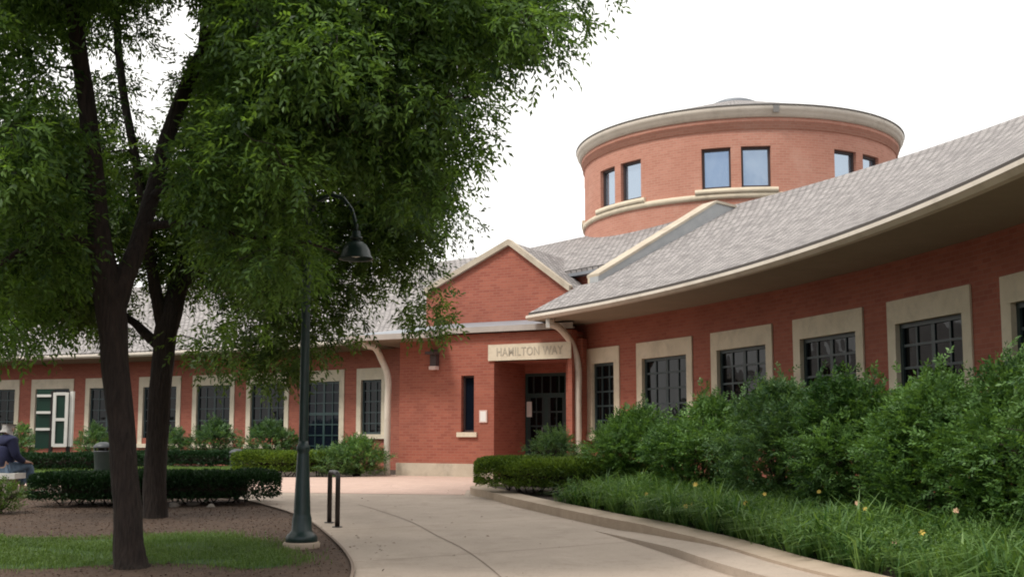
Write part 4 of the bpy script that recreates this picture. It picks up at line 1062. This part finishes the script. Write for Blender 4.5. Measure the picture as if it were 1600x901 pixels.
# ------------------------------------------------------------------ shrubs and hedges
def shrub(label, c, r, h, leafm, n=1400, leaf=.06, rach=.2, seed=3, name='shrub', group=None, lob=9, up=.45, cat='shrub', tmean=.45, yscale=1.):
    """loose shrub: several leafy shoots bulging from a low stem cluster"""
    global rng
    rng = np.random.default_rng(seed)
    z = gz(c[1]) + c[2]
    t = thing(name, label, cat, (c[0], c[1], z), group)
    o = MB()
    L_ = []
    for k in range(lob):
        a = 2 * PI * k / lob + rng.uniform(-.4, .4); q = rng.uniform(.25, .75)
        L_.append((c[0] + r * q * math.cos(a), c[1] + r * q * yscale * math.sin(a), z + h * rng.uniform(.36, .50) + h * .26 * (1 - q), r * rng.uniform(.32, .46)))
    for k in range(3): L_.append((c[0] + rng.uniform(-.3, .3) * r, c[1] + rng.uniform(-.3, .3) * r * yscale, z + h * rng.uniform(.68, .80), r * rng.uniform(.26, .38)))
    L_ = np.array(L_)
    for q in L_:
        m = (np.array([c[0], c[1], z]) + q[:3]) / 2 + rng.normal(size=3) * .05
        o.tube([(c[0] + rng.uniform(-.08, .08), c[1] + rng.uniform(-.08, .08), z - .05), m, q[:3]], [.022, .016, .007], 6, cap=False)
        for j in range(5):
            e = q[:3] + rand_unit(1)[0] * q[3] * .9; o.tube([m * .3 + q[:3] * .7, (q[:3] + e) / 2 + np.array([0, 0, .04]), e], [.008, .006, .003], 5, cap=False)
    o.build('stems', M['twig'], t)
    n = int(n * 1.2); ci = rng.integers(0, len(L_), n); out = rand_unit(n); out[:, 2] = np.where(rng.random(n) < .3, out[:, 2], np.abs(out[:, 2]) * .9)
    out = norm(out)
    b = L_[ci, :3] + out * (L_[ci, 3] * rng.uniform(.25, 1.0, n) ** .45)[:, None] * np.array([1, yscale, .85])
    # skirt down to the ground
    k = int(n * .48); an = rng.uniform(0, 2 * PI, k); zz = rng.uniform(.03, .55, k); rr = r * (.62 + .40 * zz / .55) * rng.uniform(.3, 1.05, k)
    b[:k] = np.stack([c[0] + rr * np.cos(an), c[1] + rr * yscale * np.sin(an), z + zz * h], 1); out[:k] = norm(np.stack([np.cos(an), np.sin(an), .2 * np.ones(k)], 1))
    b[:, 2] = np.maximum(b[:, 2], z + .06)
    d = norm(out * .9 + np.array([0, 0, up]) + rng.normal(size=(n, 3)) * .35)
    # tall shoots
    ns = n // 8; idx = rng.integers(0, n, ns); tall = b[idx]; ok = tall[:, 2] > z + h * .55
    b[idx[ok]] += np.array([0, 0, 1.]) * rng.uniform(.05, .3, ok.sum())[:, None] * h * .5; d[idx[ok]] = norm(np.array([0, 0, 1.]) + rng.normal(size=(ok.sum(), 3)) * .3)
    tint = np.clip(tmean + rng.normal(size=len(L_))[ci] * .16 + rng.normal(size=n) * .15, 0, 1)
    Q, T = sprays(b, d, rng.uniform(.7, 1.3, n) * rach, pairs=4, leaf=leaf, width=leaf * .42, droop=.22, tint=tint)
    Q[..., 2] = np.maximum(Q[..., 2], z + .01)
    quads_obj('foliage', Q, T, leafm, t)
    return t

def hedge(label, poly_c, width, h, leafm, n, seed, group=None, lift=0., leaf=.055, name='hedge'):
    """clipped hedge along a centre line: rounded section, dense small leaves over a twiggy inside"""
    global rng
    rng = np.random.default_rng(seed)
    pts = np.array(smooth_curve(poly_c, 8)); seg = np.linalg.norm(np.diff(pts, axis=0), axis=1); cum = np.r_[0, np.cumsum(seg)]; LN = cum[-1]
    t = thing(name, label, 'hedge', (*pts[len(pts) // 2], gz(pts[len(pts) // 2][1]) + lift), group)
    def pos(s):
        x = np.interp(s, cum, pts[:, 0]); y = np.interp(s, cum, pts[:, 1]); e = .05
        dx = np.interp(np.minimum(s + e, LN), cum, pts[:, 0]) - np.interp(np.maximum(s - e, 0), cum, pts[:, 0]); dy = np.interp(np.minimum(s + e, LN), cum, pts[:, 1]) - np.interp(np.maximum(s - e, 0), cum, pts[:, 1])
        T_ = norm(np.stack([dx, dy], 1)); return x, y, T_
    hw = width / 2
    s = rng.uniform(-hw * .9, LN + hw * .9, n); sc_ = np.clip(s, 0, LN); ex = s - sc_
    x, y, T_ = pos(sc_)
    # section: superellipse, taller than wide
    th = rng.uniform(-.35, PI + .35, n); ca, sa_ = np.cos(th), np.sin(th)
    pw = .55
    shr = np.sqrt(np.maximum(0, 1 - (np.abs(ex) / hw) ** 2.4))
    bump = 1 + .055 * np.sin(sc_ * 5.1 + 1) * np.cos(th * 3 + sc_ * 2.) + .03 * np.sin(sc_ * 11.)
    dep = 1 - rng.uniform(0, 1, n) ** 1.6 * .38
    sx_ = np.sign(ca) * np.abs(ca) ** pw * hw * shr * bump * dep
    zz = h * .5 + np.sign(sa_) * np.abs(sa_) ** pw * h * .5 * (.55 + .45 * shr) * bump * dep
    nx = np.stack([-T_[:, 1], T_[:, 0]], 1)
    P_ = np.stack([x + nx[:, 0] * sx_ + T_[:, 0] * ex, y + nx[:, 1] * sx_ + T_[:, 1] * ex, np.zeros(n)], 1)
    P_[:, 2] = np.array([gz(v) for v in P_[:, 1]]) + lift + np.maximum(.05, zz)
    outv = norm(np.stack([nx[:, 0] * ca + T_[:, 0] * ex / hw, nx[:, 1] * ca + T_[:, 1] * ex / hw, sa_], 1))
    d = norm(outv + rng.normal(size=(n, 3)) * .6 + np.array([0, 0, .25])); up_ = norm(outv + rng.normal(size=(n, 3)))
    sz = rng.uniform(.7, 1.3, n)
    Q = leaf_quads(P_, d, norm(np.cross(d, rand_unit(n))), leaf * sz, leaf * .42 * sz)
    T = np.clip(.42 + rng.normal(size=n) * .17 + .10 * np.sin(sc_ * 3.3 + th * 2), 0, 1)
    quads_obj('foliage', Q, T, leafm, t)
    o = MB()
    for k in range(int(LN / .22) + 2):
        q = min(LN, k * .22); a, b_, tt = pos(np.array([q])); a, b_ = float(a[0]), float(b_[0]); zg = gz(b_) + lift
        for j in range(3):
            e = (a + rng.uniform(-.7, .7) * hw, b_ + rng.uniform(-.7, .7) * hw, zg + h * rng.uniform(.6, .92)); o.tube([(a + rng.uniform(-.1, .1), b_ + rng.uniform(-.1, .1), zg - .03), ((a + e[0]) / 2, (b_ + e[1]) / 2, zg + h * .3), e], [.014, .010, .004], 5, cap=False)
    # dense inner wood
    ring = []
    m_ = 16
    pr = [(pts[i], cum[i]) for i in range(0, len(pts), 2)]
    for (p_, cu_) in pr:
        i = min(int(np.searchsorted(cum, cu_)), len(pts) - 2); T2 = norm(pts[i + 1] - pts[i]); n2 = np.array([-T2[1], T2[0]]); f = .62 if 0 < cu_ < LN else .45
        ring.append([(p_[0] + n2[0] * math.copysign(abs(math.cos(a)) ** pw, math.cos(a)) * hw * f, p_[1] + n2[1] * math.copysign(abs(math.cos(a)) ** pw, math.cos(a)) * hw * f, gz(p_[1]) + lift + h * .5 + math.copysign(abs(math.sin(a)) ** pw, math.sin(a)) * h * .5 * f) for a in np.linspace(0, 2 * PI, m_, endpoint=False)])
    for i in range(len(ring) - 1):
        for k in range(m_): o.face([ring[i][k], ring[i][(k + 1) % m_], ring[i + 1][(k + 1) % m_], ring[i + 1][k]], smooth=True)
    o.face(ring[0][::-1]); o.face(ring[-1])
    o.build('stems', M['twig'], t)
    return t

BL = .11
hedge('low clipped yew hedge at the corner of the raised bed, in front of the entrance', [(-.02, 20.35), (.65, 19.85), (1.5, 19.5)], 1.3, .62, M['yew'], 34000, 5, lift=BL)
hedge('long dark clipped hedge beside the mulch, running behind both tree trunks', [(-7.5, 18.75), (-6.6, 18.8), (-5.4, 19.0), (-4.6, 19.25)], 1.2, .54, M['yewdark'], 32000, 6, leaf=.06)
hedge('bright clipped hedge along the brick paving, in front of the blue-green glass door', [(-6.6, 28.6), (-5.6, 28.5), (-4.9, 28.5)], 1.2, .62, M['yew'], 18000, 7, leaf=.07)
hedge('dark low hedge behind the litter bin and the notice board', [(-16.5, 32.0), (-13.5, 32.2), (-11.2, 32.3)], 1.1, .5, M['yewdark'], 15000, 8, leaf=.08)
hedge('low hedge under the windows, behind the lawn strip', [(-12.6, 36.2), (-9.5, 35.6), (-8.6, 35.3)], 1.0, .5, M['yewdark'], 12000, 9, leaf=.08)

big = 'big shrubs in the raised bed under the windows'
# px centre, Y, radius, top py
def big_shrub(px, Y, r, top, label, seed, leafm, n, **kw):
    q = at(px, top, Y); c = (q.x, Y, BL); h = (q.z - gz(Y) - BL)
    return shrub(label, c, r, h * 1.02, leafm, n=n, seed=seed, group=big, **kw)
big_shrub(985, 19.3, .80, 640, 'leafy shrub beside the clipped yew hedge, under the second window from the entrance', 31, M['shrub'], 2875)
big_shrub(1090, 17.6, .84, 612, 'leafy shrub between the window with white reflections and the daylily border', 32, M['shrub'], 3125)
big_shrub(1215, 15.7, .95, 588, 'tall leafy shrub in the middle of the row, reaching over the third wide window sill', 33, M['shrub_grey'], 3500)
big_shrub(1335, 14.0, .86, 580, 'pale-tipped leafy shrub just before the tallest bush of the row', 34, M['shrub'], 3625)
big_shrub(1455, 12.6, .86, 572, 'broad leafy bush whose top reaches the wide window at the row end', 35, M['shrub'], 3750)
big_shrub(1585, 11.6, .95, 530, 'tallest leafy bush of the row, cut off by the edge of the picture', 36, M['shrub'], 4125)
big_shrub(1700, 10.3, 1.0, 520, 'leafy bush beyond the tallest one, mostly out of the picture', 37, M['shrub'], 1500)
q = at(868, 672, 22.2)
shrub('small feathery shrub in front of the glass entrance door', (q.x, 22.4, .02), .62, q.z - gz(22.4), M['shrub_grey'], n=900, seed=41, leaf=.05)
for (px, Y, r, top, lab, sd_, n) in (
        (333, 37.0, .85, 656, 'rounded grey-green shrub under the window beside the thin tree trunk', 51, 700),
        (422, 36.0, .95, 656, 'wide grey-green shrub under the window next to the street lamp', 52, 800),
        (270, 38.0, .55, 664, 'small dim shrub at the wall just behind the thin tree trunk', 53, 350),
        (152, 36.5, .55, 662, 'small pale shrub behind the taller litter bin', 54, 350),
        (30, 36.0, .6, 662, 'dim shrub at the wall behind the seated person', 55, 400),
        (558, 28.6, .78, 688, 'spreading shrub at the end of the bright hedge, beside the downspout', 56, 900),
        (524, 28.1, .45, 700, 'small loose shrub growing into the bright hedge', 57, 350)):
    q = at(px, top, Y); shrub(lab, (q.x, Y, 0), r, q.z - gz(Y), M['shrub_grey'] if sd_ != 56 else M['shrub'], n=n, seed=sd_, leaf=.085 if Y > 30 else .065, rach=.24, group='shrubs along the far wall')
q = at(8, 745, 17.2)
shrub('pale low plant at the edge of the mulch, before the bench', (q.x - .1, 17.2, 0), .30, (q.z - gz(17.2)) * .8, M['grassblade'], n=200, seed=61, leaf=.05, tmean=.3, cat='plant', name='garden_plant')

# ------------------------------------------------------------------ grass, daylilies, chips
def inside(poly, P_):
    x, y = P_[:, 0], P_[:, 1]; r = np.zeros(len(P_), bool); n = len(poly)
    for i in range(n):
        x1, y1 = poly[i]; x2, y2 = poly[(i + 1) % n]
        c = ((y1 > y) != (y2 > y)); r ^= c & (x < (x2 - x1) * (y - y1) / ((y2 - y1) if y2 != y1 else 1e-9) + x1)
    return r
def scatter(poly, n):
    a = np.array(poly); lo_, hi_ = a.min(0), a.max(0); out = np.zeros((0, 2))
    while len(out) < n:
        p = rng.uniform(lo_, hi_, (n, 2)); out = np.r_[out, p[inside(poly, p)]]
    return out[:n]
def ground_z(y): return GS * np.clip(y, -8, GT)

def blades(name, poly, n, hmin, hmax, wd, m, lift=0., lean=.5, tufts=0, tmean=.5, spill=0.):
    P_ = scatter(poly, n); a = rng.uniform(0, 2 * PI, n); tt = np.zeros(n); th = np.ones(n)
    if tufts:
        tc_ = scatter(poly, tufts); k_ = rng.integers(0, tufts, n); P_ = tc_[k_] + np.stack([np.cos(a), np.sin(a)], 1) * rng.uniform(0, .07, n)[:, None]; tt = (rng.normal(size=tufts) * .17)[k_]; th = rng.uniform(.6, 1.2, tufts)[k_]
    if spill:
        P_ = P_ + rng.normal(size=P_.shape) * spill; g_ = np.sin(P_[:, 0] * 4.1 + 2 * np.sin(P_[:, 1] * 3.)) + np.sin(P_[:, 1] * 5.3 + P_[:, 0] * 2.2); P_ = P_[(g_ > -.75) | (rng.random(n) < .3)]; n = len(P_); a = a[:n]; tt = tt[:n]; th = th[:n]
    h = th * rng.uniform(hmin, hmax, n) * (1 + .25 * np.sin(P_[:, 0] * 2.1) * np.sin(P_[:, 1] * 1.7))
    b = np.c_[P_, ground_z(P_[:, 1]) + lift]
    hd = np.stack([np.cos(a), np.sin(a), np.zeros(n)], 1); sd_ = np.stack([-np.sin(a), np.cos(a), np.zeros(n)], 1)
    ln = lean * rng.uniform(.2, 1.3, n)
    patch = .12 * np.sin(P_[:, 0] * 3.7 + 1) * np.sin(P_[:, 1] * 2.9)
    T = np.clip(tmean + tt + patch + rng.normal(size=n) * .17, 0, 1)
    m1 = b + np.array([0, 0, 1.]) * (h * .62)[:, None] + hd * (h * ln * .25)[:, None]
    e = b + np.array([0, 0, 1.]) * (h * (1. - .35 * ln))[:, None] + hd * (h * ln * .9)[:, None]
    w0 = (wd * rng.uniform(.7, 1.2, n))[:, None]
    Q1 = np.stack([b - sd_ * w0 * .4, b + sd_ * w0 * .4, m1 + sd_ * w0 * .5, m1 - sd_ * w0 * .5], 1)
    Q2 = np.stack([m1 - sd_ * w0 * .5, m1 + sd_ * w0 * .5, e + sd_ * w0 * .06, e - sd_ * w0 * .06], 1)
    return tag(quads_obj(name, np.concatenate([Q1, Q2]), np.r_[T, T], m), kind='stuff')

rng = np.random.default_rng(77)
# lawn patch in the mulch
lawn = smooth_curve([gpt(*q) for q in ((-120, 888), (60, 888), (160, 882), (300, 880), (400, 888), (462, 880), (440, 858), (380, 838), (260, 836), (120, 842), (0, 840), (-120, 842))], 4)
sheet('lawn', [(x * .93 - .25, y * .96 + .44) for x, y in lawn], .008, M['turf'])
blades('grass', lawn, 34000, .025, .07, .007, M['grassblade'], lift=.006, lean=.8, spill=.17, tmean=.62)
lawn2 = [(-17, 28.4), (-7.4, 28.2), (-7.2, 31), (-8.5, 34.6), (-17, 35.6)]
sheet('lawn', lawn2, .012, M['turf'])
blades('grass', lawn2, 22000, .05, .11, .012, M['grassblade'], lift=.01, lean=.6, tmean=.7)
# daylily border on the raised bed
kk = [q for q in kerb_line if 7.5 < q[1] < 17.9]
inner = offset_line(kk, -.40); outer = offset_line(kk, -2.1)
bord = [(x, y) for x, y in inner] + [(x, y) for x, y in outer[::-1]]
blades('daylily_leaves', bord, 21000, .18, .56, .021, M['blade'], lift=BL, lean=1.25, tmean=.42, tufts=1000)
# fine leafy perennials mixed in
back = offset_line(kk, -1.9); far = offset_line(kk, -3.3)
P_ = np.concatenate([scatter(bord, 6000), scatter([q for q in back] + far[::-1], 9000)]); b = np.c_[P_, ground_z(P_[:, 1]) + BL + rng.uniform(.03, .34, len(P_))]
d = norm(rng.normal(size=(len(P_), 3)) * .6 + np.array([0, 0, .8]))
Q, T = sprays(b, d, rng.uniform(.08, .2, len(P_)), pairs=3, leaf=.05, width=.014, droop=.25, tint=np.clip(.45 + rng.normal(size=len(P_)) * .16, 0, 1))
tag(quads_obj('ground_cover', Q, T, M['blade']), kind='stuff')
# bark chips
chip_poly = [q for q in left_edge if 7 < q[1] < 20] + [(-9.5, 20), (-9.5, 7)]
chip_poly = [(x - .06, y) for x, y in chip_poly]
P_ = scatter(chip_poly, 26000); n = len(P_); P3 = np.c_[P_, ground_z(P_[:, 1]) + .006 + rng.uniform(0, .012, n)]
keep = ~inside(lawn, P_); P3 = P3[keep]; n = len(P3)
d = rand_unit(n); d[:, 2] *= .25; d = norm(d); up_ = norm(np.array([0, 0, 1.]) + .5 * rng.normal(size=(n, 3)))
tag(quads_obj('mulch_chips', leaf_quads(P3, d, up_, rng.uniform(.015, .045, n), rng.uniform(.008, .018, n), fold=.1), rng.beta(1.6, 3, n), M['chip']), kind='stuff')

# a few fallen leaves along the edges of the path
P_ = np.concatenate([scatter(offset_line(left_edge[8:60], -.02) + offset_line(left_edge[8:60], -.6)[::-1], 90), scatter(path_poly, 260)]); P_ = P_[(P_[:, 1] > 9) & (P_[:, 1] < 24) & (np.abs(P_[:, 0]) < 6)]
n = len(P_); d = rand_unit(n); d[:, 2] *= .1; d = norm(d)
tag(quads_obj('fallen_leaves', leaf_quads(np.c_[P_, ground_z(P_[:, 1]) + .008], d, norm(np.array([0, 0, 1.]) + .2 * rng.normal(size=(n, 3))), rng.uniform(.03, .06, n), rng.uniform(.015, .028, n), fold=.15), rng.uniform(0, 1, n), M['chip']), kind='stuff')

# daylily blooms
def bloom(px, py, Y, m, label, s=.05):
    p = at(px, py, Y); g = gz(Y) + BL
    s *= .72
    t = thing('daylily', label, 'flower', (p.x, Y, g), 'daylily blooms in the border')
    o = MB(); o.tube([(p.x + .05, Y + .04, g), (p.x + .03, Y + .02, (g + p.z) / 2), p], [.006, .005, .004], 6); o.build('stem', M['stemgreen'], t)
    o = MB()
    ax = Vector((-.45, -.75, .5)).normalized(); e1 = ax.cross(upv).normalized(); e2 = e1.cross(ax)
    for k in range(6):
        a_ = k * PI / 3 + px; dx = e1 * math.cos(a_) + e2 * math.sin(a_); sd = ax.cross(dx); q = p
        w1 = .42 if k % 2 else .30
        o.face([q, q + dx * s * .55 + sd * s * w1 + ax * s * .45, q + dx * s * 1.1 + ax * s * .42, q + dx * s * .55 - sd * s * w1 + ax * s * .45])
    o.build('petals', m, t)
for (px, py, Y, m, lab, s) in ((1494, 798, 11.3, 'petalpeach', 'large peach bloom at the foot of the tallest bush', .045), (1441, 832, 10.7, 'petal', 'yellow bloom in the border below the peach one', .045), (1398, 845, 10.8, 'petalpeach', 'pale peach bloom low in the border beside a yellow one', .05),
        (1087, 757, 15.6, 'petal', 'yellow bloom at the back of the border under the second shrub', .055), (1082, 787, 14.3, 'petal', 'pair-like yellow bloom close to the kerb, the higher one', .05), (1072, 791, 14.2, 'petal', 'pale yellow bloom close to the kerb, the lower one', .05), (1340, 786, 12.6, 'petalpeach', 'small orange-peach bloom in front of the broad bush', .045), (1165, 786, 13.6, 'petal', 'orange-yellow bloom amid the border, under the middle shrub', .045), (1195, 772, 14.2, 'petal', 'small yellow bloom at the back edge of the border, behind the orange-yellow one', .04), (1352, 795, 12.3, 'petal', 'small yellow bloom just below the orange-peach one', .04), (1280, 768, 13.6, 'petal', 'tiny pale yellow bloom against the dark foot of the shrubs', .04), (1530, 858, 10.2, 'petal', 'yellow bloom closest to the lower corner of the border', .035), (1010, 772, 15.6, 'petal', 'pale yellow bloom where the border meets the clipped yew hedge', .045)):
    bloom(px, py, Y, M[m], lab, s)

# pale rocks at the foot of the long hedge
def rock(px, py, r, label, seed):
    g = gpt(px, py); z = gz(g[1]); bm = bmesh.new(); bmesh.ops.create_icosphere(bm, subdivisions=3, radius=1)
    rs = random.Random(seed); ph = [rs.uniform(0, 6) for _ in range(6)]
    for v in bm.verts:
        f = 1 + .18 * math.sin(3 * v.co.x + ph[0]) + .14 * math.sin(4 * v.co.y + ph[1]) + .12 * math.sin(5 * v.co.z + ph[2])
        v.co = Vector((v.co.x * r * 1.3 * f + g[0], v.co.y * r * f + g[1], max(0, v.co.z * r * .65 * f + r * .35) + z - .01))
    me = bpy.data.meshes.new('rock'); bm.to_mesh(me); bm.free(); me.materials.append(M['rock'])
    for p in me.polygons: p.use_smooth = True
    o = bpy.data.objects.new('rock', me); col.objects.link(o); tag(o, label, 'rock', 'pale rocks under the long hedge')
rock(272, 791, .09, 'pale flat rock under the hedge, just beside the thin trunk', 1)
rock(300, 789, .075, 'small pale rock under the hedge, between the thin trunk and the hedge end', 2)
rock(330, 792, .06, 'smallest pale rock under the hedge, farthest from the thin trunk', 3)
rock(880, 790, .07, 'pale rock under the clipped yew hedge beside the kerb', 4)

# ------------------------------------------------------------------ unseen wood added behind the viewer to block low sky light (mirrored in the panes)
rng = np.random.default_rng(99)
Bs = []; Rs = []
for k in range(46):
    a_ = math.radians(95 + 225 * k / 45); rr = rng.uniform(27, 36); cx_, cy_ = rr * math.sin(a_ + PI / 2 + .35) * 1.0, rr * math.cos(a_ + PI / 2 + .35)
    Bs.append((cx_, cy_, rng.uniform(4, 8), rng.uniform(3, 4.8)))
Bs = np.array(Bs); Bs = Bs[(Bs[:, 1] < 6) | (Bs[:, 0] < -20)]
Bs = Bs[~((Bs[:, 1] > 0) & (np.abs(Bs[:, 0]) < Bs[:, 1] * .75 + 6))]
n = 26000; ci = rng.integers(0, len(Bs), n); v = rand_unit(n)
P3 = Bs[ci, :3] + v * (Bs[ci, 3] * rng.uniform(.5, 1, n))[:, None] * np.array([1, 1, 1.15]); P3[:, 2] = np.maximum(P3[:, 2], .4)
quads = leaf_quads(P3, norm(v + rng.normal(size=(n, 3)) * .7), rand_unit(n), rng.uniform(.5, 1.1, n), rng.uniform(.35, .7, n))
tag(quads_obj('added_woods', quads, np.clip(.35 + rng.normal(size=n) * .15, 0, 1), M['ash']), kind='stuff')
